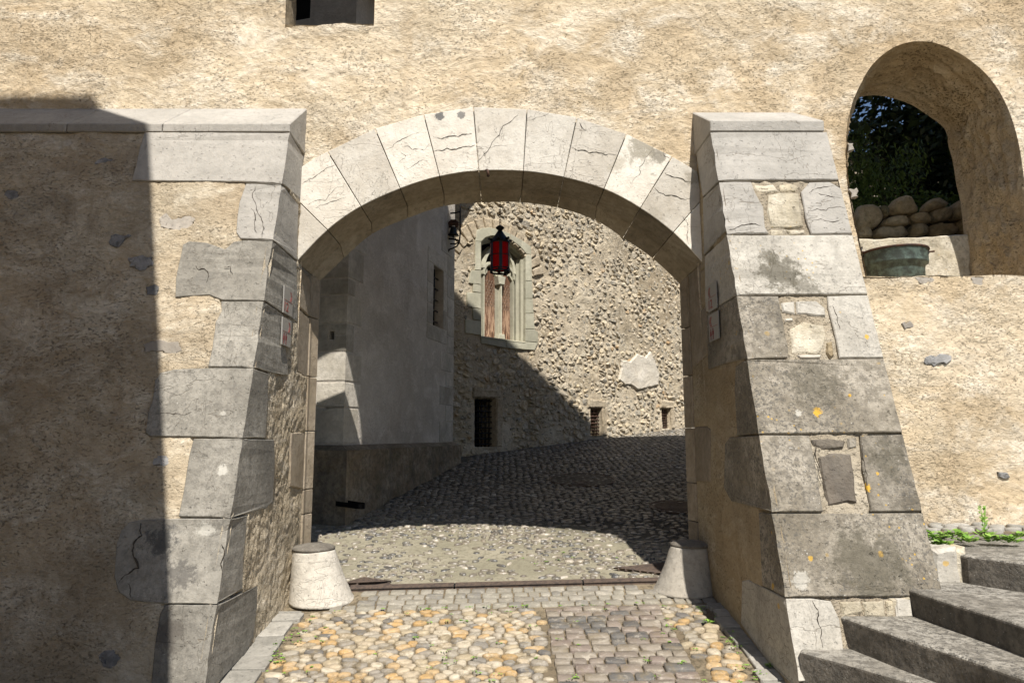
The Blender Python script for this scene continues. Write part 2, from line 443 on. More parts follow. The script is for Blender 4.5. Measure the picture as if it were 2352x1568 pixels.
def stone(name, a, b, mott=.35, speck=0., vein=.5, lichen=0., bumps=1.0, stain=.25, dark=(.10, .095, .085), moss=0., blots=()):
    m = M(name, .85, .25); r = m.n('ShaderNodeObjectInfo').outputs['Random']
    off = m.n('ShaderNodeCombineXYZ'); 
    for i in range(3): m.set(off.inputs[i], m.math('MULTIPLY', r, (13., 7., 29.)[i]))
    v = m.map(loc=off.outputs[0]); vf = m.map((.55, 1, 2.2), (0, .3, 0), loc=off.outputs[0])
    c = m.mix(m.step(m.noise(2.6, 5, .6, v), .36, .64), a, b)
    c = m.mix(m.math('MULTIPLY', m.step(m.noise(22, 5, .7, v), .42, .62), mott), c, tuple(q * .62 for q in a))
    c = m.mix(m.math('MULTIPLY', m.step(m.noise(1.7, 6, .7, m.map((1.3, 1.3, .5), loc=off.outputs[0])), .5, .7), stain), c, dark)
    br = m.math('MULTIPLY_ADD', r, .34, .83); g = m.n('ShaderNodeCombineXYZ')
    for i in range(3): m.set(g.inputs[i], br)
    c = m.mix(1.0, c, g.outputs[0], 'MULTIPLY')
    if vein:
        l1 = m.math('ABSOLUTE', m.math('SUBTRACT', m.noise(1.25, 5, .60, vf), .5)); l2 = m.math('ABSOLUTE', m.math('SUBTRACT', m.noise(1.5, 5, .58, m.map((1.8, 1, .6), (0, .5, 0), loc=off.outputs[0])), .47))
        ln = m.math('MULTIPLY', m.math('MAXIMUM', m.step(l1, .0032, .0006), m.math('MULTIPLY', m.step(l2, .0022, .0005), .8)), m.step(m.noise(1.6, 2, .5, v), .42, .54))
        c = m.mix(m.math('MULTIPLY', ln, vein), c, (.13, .105, .075)); m.bump(m.math('MULTIPLY', ln, -1), .002)
    if speck:
        sp = m.step(m.noise(60, 4, .75, v), .50, .60); msk = m.step(m.noise(1.6, 4, .6, v), .36, .58)
        c = m.mix(m.math('MULTIPLY', m.math('MULTIPLY', sp, msk), speck), c, dark)
        c = m.mix(m.math('MULTIPLY', m.step(m.noise(95, 2, .5, m.map(loc=(3, 9, 4))), .70, .74), speck), c, (.62, .60, .55))
    if moss: c = m.mix(m.math('MULTIPLY', m.step(m.noise(5, 6, .7, v), .5, .68), moss), c, (.07, .075, .03))
    if lichen:
        d = m.math('ADD', m.vor(7.5, v), m.math('MULTIPLY', m.noise(40, 3, .6, v), .16))
        lm = m.math('MULTIPLY', m.step(d, .215, .17), m.step(m.noise(1.4, 1, .5, m.map(loc=(5, 1, 8))), .46, .60))
        d2 = m.math('ADD', m.vor(23, v), m.math('MULTIPLY', m.noise(60, 3, .6, v), .2))
        lm = m.math('MAXIMUM', lm, m.math('MULTIPLY', m.step(d2, .26, .2), m.step(m.noise(2.1, 2, .5, m.map(loc=(1, 6, 2))), .52, .64)))
        c = m.mix(m.math('MULTIPLY', lm, lichen), c, (.58, .36, .06))
    for (ctr, rad, col, amt, ns) in blots:
        d = m.n('ShaderNodeVectorMath', operation='DISTANCE'); m.set(d.inputs[0], m.P); d.inputs[1].default_value = ctr
        e = m.math('ADD', m.math('DIVIDE', d.outputs['Value'], rad), m.math('MULTIPLY', m.math('SUBTRACT', m.noise(ns, 6, .78), .5), 3.2))
        c = m.mix(m.math('MULTIPLY', m.step(e, 1.0, .75 if rad < .05 else .45), amt), c, col)
    m.bump(m.noise(9, 5, .6, v), .008 * bumps); m.bump(m.noise(70, 4, .7, v), .0035 * bumps)
    m.bump(m.math('MULTIPLY', m.step(m.noise(42, 3, .6, v), .36, .30), -1), .004 * bumps)
    return m.done(c)
def pebbles(name, stops, rough=.6, bumpy=.003, dirt=.35, dirtcol=(.20, .16, .10), spec=.3, gain=1., tint=(1, 1, 1)):
    m = M(name, rough, spec); c = m.ramp(m.rand(), [(p, tuple(q * gain * t_ for q, t_ in zip(cc, tint))) for p, cc in stops], True)
    c = m.mix(m.math('MULTIPLY', m.step(m.noise(26, 5, .7), .38, .66), .75), c, m.mix(.55, c, (.20, .17, .13)))
    c = m.mix(m.math('MULTIPLY', m.step(m.noise(17, 5, .7, m.map(loc=(3, 1, 7))), .52, .64), .5), c, m.mix(.5, c, (.72, .66, .55)))
    c = m.mix(m.math('MULTIPLY', m.step(m.noise(11, 5, .75), .5 - .08 * (dirt > .9), .62), dirt), c, dirtcol)
    m.bump(m.noise(60, 4, .65), bumpy); m.bump(m.noise(14, 3, .6), bumpy * 2)
    return m.done(c)
def plain(name, col, rough=.6, metal=0., var=.3, bumpd=.0015, scale=25, second=None, spec=.4):
    m = M(name, rough, spec); m.b.inputs['Metallic'].default_value = metal
    c = m.mix(m.math('MULTIPLY', m.step(m.noise(scale, 5, .65), .4, .65), var if second is None else 1.0), col, second or tuple(q * .45 for q in col))
    m.bump(m.noise(scale * 3, 4, .6), bumpd)
    return m.done(c)

PL_MAIN = plaster('lime_plaster', (.60, .475, .315), (.75, .64, .475), (.85, .77, .635), grey=.45)
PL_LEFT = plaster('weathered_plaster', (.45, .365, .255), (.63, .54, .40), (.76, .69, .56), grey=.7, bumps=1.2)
PL_ROUGH = plaster('rough_plaster', (.52, .43, .30), (.66, .57, .43), (.74, .66, .53), grey=.5, bumps=1.7, pit=.8)
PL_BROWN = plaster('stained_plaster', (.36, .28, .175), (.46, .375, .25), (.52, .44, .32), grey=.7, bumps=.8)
PL_GREY = plaster('grey_render', (.52, .475, .41), (.61, .565, .50), (.70, .655, .59), grey=.4, bumps=.45, pit=.15, ang=1.4)
MORTAR = plaster('old_mortar', (.36, .30, .22), (.46, .40, .30), (.55, .49, .39), grey=.4, bumps=1.5, pit=.8)
PATCH = plaster('pale_patch', (.70, .63, .52), (.78, .72, .61), (.82, .77, .68), grey=.2, pit=.3)
MORTAR_W = plaster('tower_mortar', (.56, .47, .34), (.68, .59, .45), (.76, .68, .54), grey=.35, bumps=1.8, pit=.9)
_fb = Face('front', 4.24, 1.96, .30); _fl = Face('front', 4.26, 1.966, .275); _fr = Face('front', 4.54, 0, 0)
def B_(f, px, py, rad, col, amt, ns): a, b = f.hit(px, py); return (tuple(f.pos(a, b)), rad, col, amt, ns)
OR, BK, WH = (.60, .36, .05), (.10, .09, .065), (.62, .60, .54)
RBL = [B_(_fb, 1700, 760, .10, BK, .35, 14), B_(_fb, 1790, 625, .15, BK, .75, 22), B_(_fb, 1760, 590, .07, BK, .6, 22), B_(_fb, 1850, 655, .10, BK, .6, 22), B_(_fb, 1797, 823, .022, OR, 1, 30), B_(_fb, 1990, 775, .016, OR, .9, 30)]
DBL = [B_(_fb, 1877, 946, .026, OR, 1, 40), B_(_fb, 1990, 1120, .022, OR, 1, 40), B_(_fb, 2022, 1272, .016, OR, .8, 40), B_(_fb, 1950, 908, .012, OR, .9, 40), B_(_fb, 1834, 949, .020, WH, .6, 40), B_(_fb, 2030, 908, .010, OR, .8, 40), B_(_fb, 2015, 1088, .012, OR, .8, 40),
       B_(_fb, 1995, 1290, .22, BK, .7, 14), B_(_fb, 1870, 880, .18, BK, .5, 16), B_(_fb, 2040, 1060, .13, BK, .6, 16), B_(_fb, 1840, 1330, .045, WH, .5, 12)]
ABL = [B_(_fr, 1010, 268, .035, (.12, .12, .12), .9, 20), B_(_fr, 1060, 264, .030, (.14, .14, .14), .8, 22), B_(_fr, 1470, 335, .13, (.30, .27, .21), .8, 9), B_(_fr, 1510, 360, .07, (.22, .20, .16), .8, 12), B_(_fr, 1420, 380, .08, (.42, .38, .30), .6, 10), B_(_fr, 1590, 410, .07, (.3, .27, .22), .8, 12), B_(_fr, 1500, 500, .07, (.4, .36, .29), .6, 12)]
LBL = [B_(_fl, 370, 1240, .10, (.07, .07, .07), .8, 20), B_(_fl, 420, 1320, .08, (.09, .085, .08), .7, 20), B_(_fl, 510, 1080, .030, WH, .6, 30), B_(_fl, 512, 950, .018, WH, .5, 40), B_(_fl, 470, 1215, .05, WH, .5, 16), B_(_fl, 390, 1450, .10, (.09, .08, .07), .7, 14), B_(_fl, 470, 640, .07, (.20, .19, .17), .5, 14)]
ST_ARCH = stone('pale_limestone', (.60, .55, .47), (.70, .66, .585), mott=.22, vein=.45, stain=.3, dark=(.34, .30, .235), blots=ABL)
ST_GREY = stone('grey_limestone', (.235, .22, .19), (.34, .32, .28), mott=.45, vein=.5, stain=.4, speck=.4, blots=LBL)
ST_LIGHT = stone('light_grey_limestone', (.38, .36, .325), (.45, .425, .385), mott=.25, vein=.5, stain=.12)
ST_SIDE = stone('side_limestone', (.34, .305, .26), (.43, .39, .34), mott=.3, vein=.6, stain=.3)
ST_JAMB = stone('brown_jamb_stone', (.29, .235, .165), (.37, .31, .235), mott=.4, vein=.4, stain=.4)
ST_SOFT = stone('brown_soffit_stone', (.28, .235, .17), (.38, .33, .255), mott=.45, vein=.5, stain=.5)
ST_RB = stone('buttress_limestone', (.44, .41, .355), (.53, .50, .44), mott=.35, vein=.5, stain=.3, speck=.35, lichen=.7, blots=RBL)
ST_DARK = stone('lichened_limestone', (.20, .175, .135), (.35, .315, .26), mott=.65, vein=.25, stain=.5, speck=.8, lichen=.8, bumps=1.6, blots=DBL)
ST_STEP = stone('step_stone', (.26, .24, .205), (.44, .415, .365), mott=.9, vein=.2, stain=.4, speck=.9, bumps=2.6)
ST_RISER = stone('shaded_riser_stone', (.13, .115, .095), (.24, .215, .18), mott=.8, vein=.2, stain=.8, speck=.5, bumps=3.)  # darker than the treads: the risers' shade is put into the stone colour
ST_QUOIN = stone('courtyard_sandstone', (.44, .405, .34), (.62, .58, .51), mott=.4, vein=0, stain=.3)
ST_PLINTH = stone('mossy_plinth_stone', (.22, .175, .12), (.33, .28, .21), mott=.7, vein=0, stain=.7, bumps=2.6, moss=.4)
ST_WIN = stone('green_sandstone', (.43, .415, .32), (.52, .50, .395), mott=.2, vein=0, stain=.2)
ST_TUFF = stone('tuff', (.46, .38, .27), (.56, .48, .36), mott=.6, vein=0, stain=.2, bumps=3.)
ST_BROWN = stone('brown_boulder', (.50, .38, .22), (.62, .51, .34), mott=.5, vein=0, stain=.4, moss=.7, bumps=4.)
ST_INFILL = stone('infill_stone', (.46, .40, .29), (.60, .55, .45), mott=.5, vein=.3, stain=.3, lichen=.3, bumps=2.)
ST_INFILL_D = stone('dark_infill_stone', (.12, .10, .08), (.22, .19, .15), mott=.5, vein=.3, stain=.4, lichen=.9, bumps=2.)
ST_BLUE = stone('bluish_stone', (.20, .20, .20), (.38, .37, .36), mott=.6, vein=.5, stain=.3, bumps=2.)
COBBLE = pebbles('yellow_cobbles', [(0, (.60, .42, .22)), (.12, (.58, .48, .34)), (.25, (.48, .42, .33)), (.36, (.57, .37, .16)), (.46, (.36, .32, .265)), (.56, (.62, .54, .41)), (.68, (.42, .375, .30)), (.80, (.52, .43, .29)), (.90, (.17, .16, .15)), (.94, (.27, .25, .22))], dirt=.7, gain=.80)
SETT = pebbles('grey_setts', [(0, (.27, .235, .21)), (.2, (.33, .285, .255)), (.38, (.17, .17, .17)), (.5, (.35, .315, .27)), (.66, (.29, .24, .22)), (.82, (.13, .13, .135)), (.9, (.38, .345, .30))], rough=.6, dirt=.5, gain=.74, tint=(1.04, 1, .94))
SETT_D = pebbles('dusty_setts', [(0, (.32, .295, .245)), (.3, (.37, .345, .285)), (.55, (.27, .255, .225)), (.8, (.41, .38, .32))], rough=.8, dirt=.7, dirtcol=(.30, .275, .215), gain=.8)
YARD = pebbles('courtyard_pebbles', [(0, (.20, .175, .14)), (.25, (.09, .09, .09)), (.45, (.27, .24, .19)), (.62, (.13, .125, .11)), (.78, (.36, .31, .24)), (.86, (.17, .145, .12)), (.95, (.60, .54, .45))], rough=.36, spec=.5, gain=.78)
RUBBLE = pebbles('rubble_stone', [(0, (.36, .35, .32)), (.18, (.44, .42, .38)), (.36, (.27, .27, .265)), (.5, (.50, .455, .37)), (.64, (.39, .375, .34)), (.78, (.56, .51, .41)), (.9, (.31, .315, .31)), (.98, (.46, .33, .20))], rough=.85, bumpy=.018, dirt=.95, dirtcol=(.66, .575, .44), gain=1.2, tint=(1.08, 1.0, .87))
def ground_mat(name, a, b, c3, bump=1.):
    m = M(name, .9, .2); c = m.mix(m.step(m.noise(1.3, 5, .6), .4, .62), a, b); c = m.mix(m.step(m.noise(30, 5, .7), .45, .65), c, c3)
    m.bump(m.noise(12, 5, .6), .012 * bump); m.bump(m.noise(90, 4, .7), .004 * bump); return m.done(c)
BED = ground_mat('cobble_bed', (.17, .135, .09), (.25, .205, .14), (.09, .075, .05))
YARDBED = ground_mat('courtyard_mortar', (.33, .305, .235), (.40, .37, .295), (.27, .25, .19))
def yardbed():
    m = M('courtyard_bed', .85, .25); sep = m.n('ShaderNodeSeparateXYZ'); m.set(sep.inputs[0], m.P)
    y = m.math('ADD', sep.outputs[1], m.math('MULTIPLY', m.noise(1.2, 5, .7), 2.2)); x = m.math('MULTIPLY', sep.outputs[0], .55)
    f = m.step(m.math('ADD', y, x), 7.3, 8.1)  # bed darkens beyond the sun patch: courtyard shade put into the colour
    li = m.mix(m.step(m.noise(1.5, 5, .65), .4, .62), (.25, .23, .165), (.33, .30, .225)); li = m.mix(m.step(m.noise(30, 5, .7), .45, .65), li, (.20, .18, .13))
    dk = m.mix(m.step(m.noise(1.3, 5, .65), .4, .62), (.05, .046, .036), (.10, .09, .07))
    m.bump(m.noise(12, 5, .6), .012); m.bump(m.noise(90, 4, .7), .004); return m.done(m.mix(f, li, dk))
YARDBED_M = yardbed()
KERB = stone('kerb_stone', (.30, .285, .25), (.37, .35, .31), mott=.4, vein=0, stain=.3)
EARTH = ground_mat('earth', (.10, .08, .05), (.14, .11, .07), (.07, .06, .03))
IRON = plain('black_iron', (.018, .018, .02), .38, .6, var=.4)
RUST = plain('rusty_iron', (.11, .055, .035), .75, .3, second=(.05, .035, .03), scale=40)
DRAIN = plain('drain_iron', (.15, .11, .085), .7, .15, second=(.09, .07, .06), scale=30)
COPPER = plain('green_copper', (.06, .072, .062), .5, .15, second=(.13, .175, .15), scale=22, bumpd=.002)
BRONZE = plain('bell_bronze', (.025, .03, .032), .4, .7)
WOOD = None
def wood():
    m = M('shutter_wood', .8, .2); g = m.noise(9, 6, .65, m.map((5, 5, .5)))
    c = m.mix(m.step(g, .38, .64), (.085, .045, .03), (.20, .105, .062))
    w = m.math('MULTIPLY', m.step(m.noise(7, 5, .7, m.map((4, 4, .5), loc=(2, 2, 2))), .42, .56), m.step(m.n('ShaderNodeSeparateXYZ').outputs[2], 0, 1))
    sep = m.n('ShaderNodeSeparateXYZ'); m.set(sep.inputs[0], m.P)
    w = m.math('MULTIPLY', m.step(m.noise(7, 5, .7, m.map((4, 4, .5), loc=(2, 2, 2))), .44, .56), m.step(sep.outputs[2], 2.6, 1.6))
    c = m.mix(w, c, (.50, .34, .23)); m.bump(g, .006); return m.done(c)
WOOD = wood()
SCALE_IRON = plain('pale_scale_line', (.30, .21, .15), .7)
VOID = plain('dark_interior', (.006, .006, .006), .9, var=0, bumpd=0)
SIGN = plain('sign_plate', (.30, .29, .27), .4, .0, var=.06, bumpd=.0002)
RED = plain('sign_red', (.30, .05, .04), .5, var=.1, bumpd=.0001)
REDD = plain('sign_dark_red', (.20, .025, .03), .5, var=.1, bumpd=.0001)
GLASS = M('red_glass', .12, .5); GLASS.b.inputs['Transmission Weight'].default_value = .55; GLASS.b.inputs['IOR'].default_value = 1.15; GLASS = GLASS.done((.62, .012, .014))
ROOF = plain('roof_tiles', (.30, .15, .09), .8, var=.6, scale=12)
def leafmat(name, a, b, c3):
    m = M(name, .55, .35); c = m.ramp(m.rand(), [(0, a), (.4, b), (.8, c3)]); m.b.inputs['Subsurface Weight'].default_value = 0
    return m.done(c)
LEAF_D = leafmat('dark_leaves', (.018, .035, .012), (.03, .055, .018), (.045, .075, .02))
LEAF_M = leafmat('shrub_leaves', (.07, .12, .025), (.10, .17, .04), (.14, .22, .05))
WEED = leafmat('weed_leaves', (.12, .25, .03), (.18, .34, .05), (.24, .40, .07))
BARK = plain('bark', (.06, .045, .03), .9)

# ------------------------------------------------------------------ planes of the place
W = 4.60; YR = 4.54
F_WALL = Face('front', W, 0, 0); F_RING = Face('front', YR, 0, 0); F_BACK = Face('front', 5.0, 0, 0)
XL, XR = -1.403, 1.36
LY, LZ, LS = 4.26, 1.966, .275; RY, RZ, RS = 4.24, 1.96, .30
F_LB = Face('front', LY, LZ, LS); F_LI = Face('side', XL, 1); F_RB = Face('front', RY, RZ, RS); F_RI = Face('side', XR, -1)
lby = lambda z: LY + LS * (z - LZ); rby = lambda z: RY + RS * (z - RZ)
H = lambda f, pts: [f.hit(*p) for p in pts]

# ------------------------------------------------------------------ ground
def ground_sheet(name, xs, ys, dz, m, parent=None, amp=.004):
    X, Y = np.meshgrid(xs, ys); Z = Garr(X, Y) + dz + amp * fbm(X * 6, Y * 6, 4) * 2
    V = np.stack([X, Y, Z], -1).reshape(-1, 3); idx = np.arange(len(V)).reshape(X.shape)
    F = np.stack([idx[:-1, :-1], idx[:-1, 1:], idx[1:, 1:], idx[1:, :-1]], -1).reshape(-1, 4)
    return mesh_np(name, V, F, m, parent, smooth=True)
gx = np.array([-400, -60, -12, -4, 0, 4, 12, 60, 400.]); gy = np.array([-400, -60, -20, -6, 0, 3, 4.6, 8, 14, 20, 26.])
X, Y = np.meshgrid(gx, np.append(gy, [60, 400.])); Z = Garr(X * 0, np.minimum(Y, 26)) - .12
V = np.stack([X, Y, Z], -1).reshape(-1, 3); idx = np.arange(len(V)).reshape(X.shape)
structure(mesh_np('ground', V, np.stack([idx[:-1, :-1], idx[:-1, 1:], idx[1:, 1:], idx[1:, :-1]], -1).reshape(-1, 4), EARTH), 'bare earth below the paving and beyond the walls')
fore = structure(ground_sheet('forecourt_paving', np.arange(-9, 9.01, .1), np.arange(-12, 4.91, .1), -.017, BED), 'sandy bed of the cobbled forecourt before the gate')
yard = structure(ground_sheet('courtyard_paving', np.arange(-5, 8.01, .05), np.arange(4.905, 17, .05), -.004, YARDBED_M, amp=.008), 'grey mortar bed of the courtyard behind the gate')
gp = lambda dz: (lambda a, b, n: (a, b, G(a, b) + dz + n))

# cobbles
rnd = random.Random(11)
def kx(x, y): return 2.5 < y < 4.47 and (-1.20 < x < .25 or .985 < x < 1.24)
cells = voronoi(-1.25, 1.3, 2.5, 4.5, .074, .043, .46, rnd, kx, relax=1, skip=.18)
cells.sort(key=lambda c: abs(c[0][1] - 3.55) if c[0][1] > 3.4 else 9)
geos = []
for p, c in cells:
    geos.append(pebble_geo(c, gp(-.015), rnd.uniform(.009, .019), rnd, shrink=rnd.uniform(.80, .98), k=10))
emit(geos, 'cobble', COBBLE, fore, 'smaller yellow and grey cobbles between and behind the others')
# far cobbles outside, both sides, coarse
# setts
def sett_geo(x0, x1, y0, y1, rnd, h, posf):
    j = .007; c = [(x0 + rnd.uniform(0, j), y0 + rnd.uniform(0, j)), (x1 - rnd.uniform(0, j), y0 + rnd.uniform(0, j)), (x1 - rnd.uniform(0, j), y1 - rnd.uniform(0, j)), (x0 + rnd.uniform(0, j), y1 - rnd.uniform(0, j))]
    q = []
    for i in range(4):
        a, b, d = Vector(c[i]), Vector(c[i - 1]), Vector(c[(i + 1) % 4]); q += [tuple(a + (b - a).normalized() * .008), tuple(a + (d - a).normalized() * .008)]
    cx, cy = (x0 + x1) / 2, (y0 + y1) / 2; V = []; n = 8; tx, ty = rnd.uniform(-.05, .05), rnd.uniform(-.05, .05)
    for s, nn in ((1, -.03), (.99, h * .72), (.93, h)):
        V += [posf(cx + (a - cx) * s, cy + (b - cy) * s, nn + (0 if nn < 0 else (a - cx) * tx + (b - cy) * ty + rnd.uniform(-.0012, .0012))) for a, b in q]
    V.append(posf(cx, cy, h * 1.04)); F = []
    for r in range(2): F += [(r * n + i, r * n + (i + 1) % n, (r + 1) * n + (i + 1) % n, (r + 1) * n + i) for i in range(n)]
    F += [(2 * n + i, 2 * n + (i + 1) % n, 3 * n) for i in range(n)]
    return V, F
geos = []; y = 4.45
while y > 2.5:
    h = rnd.uniform(.070, .086); x = .265 + rnd.uniform(-.012, .012)
    while x < .93:
        w = rnd.uniform(.085, .135); w = w if x + w < .93 else max(.05, .985 - x - .01)
        geos.append(sett_geo(x + .0015, x + w - .0015, y - h + .002, y - .002, rnd, rnd.uniform(.008, .015), gp(-.011))); x += w
    y -= h
emit(geos, 'sett', SETT, fore, 'further setts of the paved strip')
geos = []; 
for r in range(4):
    x = -1.30; y0 = 4.465 + r * .085
    while x < 1.30:
        w = rnd.uniform(.07, .13); yo = .022 * (x + 1.3) / 2.6
        if math.hypot(x + .05 + 1.2, y0 - 4.67) > .25 and math.hypot(x + .05 - 1.19, y0 - 4.77) > .24:
            geos.append(sett_geo(x + .002, x + w - .002, y0 + yo + .002, y0 + .085 + yo - .002, rnd, rnd.uniform(.005, .009), gp(-.012)))
        x += w
emit(geos, 'sett', SETT_D, fore, '')
bed2 = []
# kerb stones along both buttress feet
for side in (-1, 1):
    y = 2.6
    while y < 4.44:
        l = rnd.uniform(.11, .24); l = min(l, 4.455 - y)
        xo = XL if side < 0 else XR; w = (.16 if side < 0 else .10) + rnd.uniform(-.015, .02)
        x0, x1 = (xo - .02, xo + w) if side < 0 else (xo - w, xo + .02)
        V, F = sett_geo(x0, x1, y + .002, y + l - .002, rnd, rnd.uniform(.010, .018), gp(-.010)); 
        me = bpy.data.meshes.new('kerb_stone'); me.from_pydata(V, [], F); link('kerb_stone', me, KERB, fore); y += l
# courtyard pebbles: embedded in mortar
def yard_geos(xs, ys, dens, rnd, sxr=(.022, .046), syr=(.011, .022)):
    out = []
    for x, y in zip(xs, ys):
        a = rnd.uniform(*sxr); b = rnd.uniform(*syr); th = rnd.gauss(0, .35); ct, st = math.cos(th), math.sin(th); h = rnd.uniform(.005, .011)
        V = []; k = 8
        for s, nn in ((1, -.012), (.9, .6 * h), (.5, .95 * h)):
            for i in range(k):
                t = 2 * math.pi * i / k; q = rnd.uniform(.9, 1.1); u, v = a * s * q * math.cos(t), b * s * q * math.sin(t); X, Y = x + u * ct - v * st, y + u * st + v * ct
                V.append((X, Y, G(X, Y) + nn))
        V.append((x, y, G(x, y) + h)); F = [(r * k + i, r * k + (i + 1) % k, (r + 1) * k + (i + 1) % k, (r + 1) * k + i) for r in range(2) for i in range(k)] + [(2 * k + i, 2 * k + (i + 1) % k, 3 * k) for i in range(k)]
        out.append((V, F))
    return out
def in_build(x, y):                                      # footprint of the courtyard house
    dx, dy = x + 1.52, y - 6.55; s = -dx * .966 + dy * .259; d = dx * .259 + dy * .966
    return s > -.12 and d > -.12
pts = []; yy = 4.97
while yy < 14.6:
    xx = -2.6 if yy < 7 else -1.4; sp = .072 if yy < 8 else .085
    while xx < min(5.2, 1.5 + .42 * (yy - 5) + 1):
        x = xx + rnd.uniform(-.3, .3) * sp; y = yy + rnd.uniform(-.3, .3) * .04
        dens = .62 if (yy < 6.5) else .93
        if float(vnoise(np.array(x * 1.4), np.array(y * 1.4), 21)) < .35 and yy < 6.6: dens *= .45
        if rnd.random() < dens and not in_build(x, y) and (y - 10.2) < .84 * (x + .71) - .12 + (0 if x > -.6 else 5): pts.append((x, y))
        xx += sp
    yy += .040 if yy < 8 else .047
pts.sort(key=lambda p: p[1] if abs(p[0]) < 1.5 else p[1] + 4)
emit(yard_geos([p[0] for p in pts], [p[1] for p in pts], 1, rnd), 'pebble', YARD, yard, 'dark pebbles set in the mortar of the courtyard')

# ------------------------------------------------------------------ gate wall
gate = thing('gate_wall', 'tall cream lime-plastered wall pierced by the pale stone archway', 'wall', (0, W, G(0, W)))
inner_px = [(681, 601), (752, 528), (829, 474), (919, 433), (1009.5, 405), (1099.7, 392), (1202, 393), (1295, 407), (1387.5, 434), (1471, 478), (1546.5, 534), (1614, 603)]
rear_px = [(731, 650), (790, 594), (855, 538), (936.5, 502), (1020, 474), (1106, 466), (1194, 465.5), (1280, 477.5), (1366, 506), (1430.5, 547), (1499, 594), (1561, 652)]
outer_px = [[(678, 601), (684, 461)], [(684, 461), (687, 384), (752, 348)], [(752, 348), (861, 296)], [(861, 296), (973, 263.5)], [(973, 263.5), (1087, 246)], [(1087, 246), (1210.5, 251)],
            [(1210.5, 251), (1325, 270)], [(1325, 270), (1439, 308)], [(1439, 308), (1544, 360)], [(1544, 360), (1601, 392), (1612, 459)], [(1612, 459), (1617, 603)]]
def catmull(P, t):
    i = min(int(t), len(P) - 2); f = t - i; p = [P[max(0, i - 1)], P[i], P[i + 1], P[min(len(P) - 1, i + 2)]]
    return tuple(.5 * ((2 * p[1][k]) + (-p[0][k] + p[2][k]) * f + (2 * p[0][k] - 5 * p[1][k] + 4 * p[2][k] - p[3][k]) * f * f + (-p[0][k] + 3 * p[1][k] - 3 * p[2][k] + p[3][k]) * f ** 3) for k in range(2))
IN = H(F_RING, inner_px); RE = H(F_BACK, rear_px)
for i, op in enumerate(outer_px):
    n = 5; g = .006; ts = [i + g + (1 - 2 * g) * j / (n - 1) for j in range(n)]
    I = [catmull(IN, t) for t in ts]; Rr = [catmull(RE, t) for t in ts]; O = resample_open(H(F_RING, op), n)
    dx0 = Vector(O[1]) - Vector(O[0]); O[0] = tuple(Vector(O[0]) + dx0.normalized() * .003); dx1 = Vector(O[-1]) - Vector(O[-2]); O[-1] = tuple(Vector(O[-1]) - dx1.normalized() * .003)
    yf = YR + random.uniform(-.003, .003); V = []; lay = 5
    for (ox, oz), (ix, iz), (rx, rz) in zip(O, I, Rr):
        V += [(ox, yf, oz), (ix, yf, iz), (ix * .9975, 4.90, iz - .006), (rx, 5.0, rz), (ox, 5.0, oz)]
    F = [[j * lay + k, (j + 1) * lay + k, (j + 1) * lay + (k + 1) % lay, j * lay + (k + 1) % lay] for j in range(n - 1) for k in range(lay)]
    F += [list(range(lay)), [(n - 1) * lay + k for k in range(lay)][::-1]]
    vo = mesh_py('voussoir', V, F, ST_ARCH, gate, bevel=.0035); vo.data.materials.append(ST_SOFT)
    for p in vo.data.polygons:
        if p.center.y > YR + .02: p.material_index = 1  # all faces behind the front take the darker brown stone
# hole of the archway in the plaster: just inside the ring's outer edge
outer_line = [p for s in outer_px for p in s[:-1]] + [(1617, 603)]
ctr = Vector((1150, 560)); hole_px = [tuple(ctr + (Vector(p) - ctr) * .965) for p in outer_line]
hole_arch = H(F_WALL, hole_px); hole_arch = [(XL - .03, -1.4)] + [(max(XL - .03, min(XR + .03, a)), b) for a, b in hole_arch] + [(XR + .03, -1.4)]
WINF = [(1990, 634), (1972, 545), (1957, 480), (1946, 400), (1944, 300), (1955, 240), (1975, 195), (2000, 150), (2040, 115), (2080, 98), (2115, 95), (2150, 99), (2200, 120), (2250, 155), (2290, 200), (2320, 260), (2340, 330), (2350, 400), (2362, 500), (2380, 600), (2386, 630)]
hole_win = H(F_WALL, WINF)
hole_win = [p for p in densify(chaikin_open(hole_win, 2), .035, False, .006, random.Random(4))]
sill_z = hole_win[0][1]
sill_z = hole_win[0][1]
hole_win[0] = (hole_win[0][0], sill_z); hole_win[-1] = (hole_win[-1][0], sill_z)
hole_win_c = hole_win + [(3.4, sill_z + .008), (3.1, sill_z - .006), (2.9, sill_z + .003), (2.7, sill_z - .004)]
zt = F_WALL.hit(770, 58)[1]
top_f = [(-1.58, zt), (-1.585, 3.25)] + [(-1.26 + .325 * math.cos(t), 3.27 + .31 * math.sin(t)) for t in np.linspace(math.pi, 0, 9)] + [(-.936, zt), (-1.15, zt + .012), (-1.35, zt - .006)]
def h_main(a, b):
    u = a * .8 + b * .6; v = -a * .6 + b * .8
    return (.022 * fbm(a * 1.2, b * 1.2, 1, 3) + .014 * fbm(u * 5, v * 4.5, 2, 4) + .009 * fbm(u * 26, v * 20, 6, 3) - .010 * np.clip(.30 - vnoise(u * 42, v * 42, 13), 0, 1) * 2)
dropL = [(-5, -1.4), (XL - .1, -1.4), (XL - .1, 1.97), (-5, 1.97)]; dropR = [(XR + .08, -1.4), (2.02, -1.4), (2.02, 1.9), (XR + .08, 1.9)]
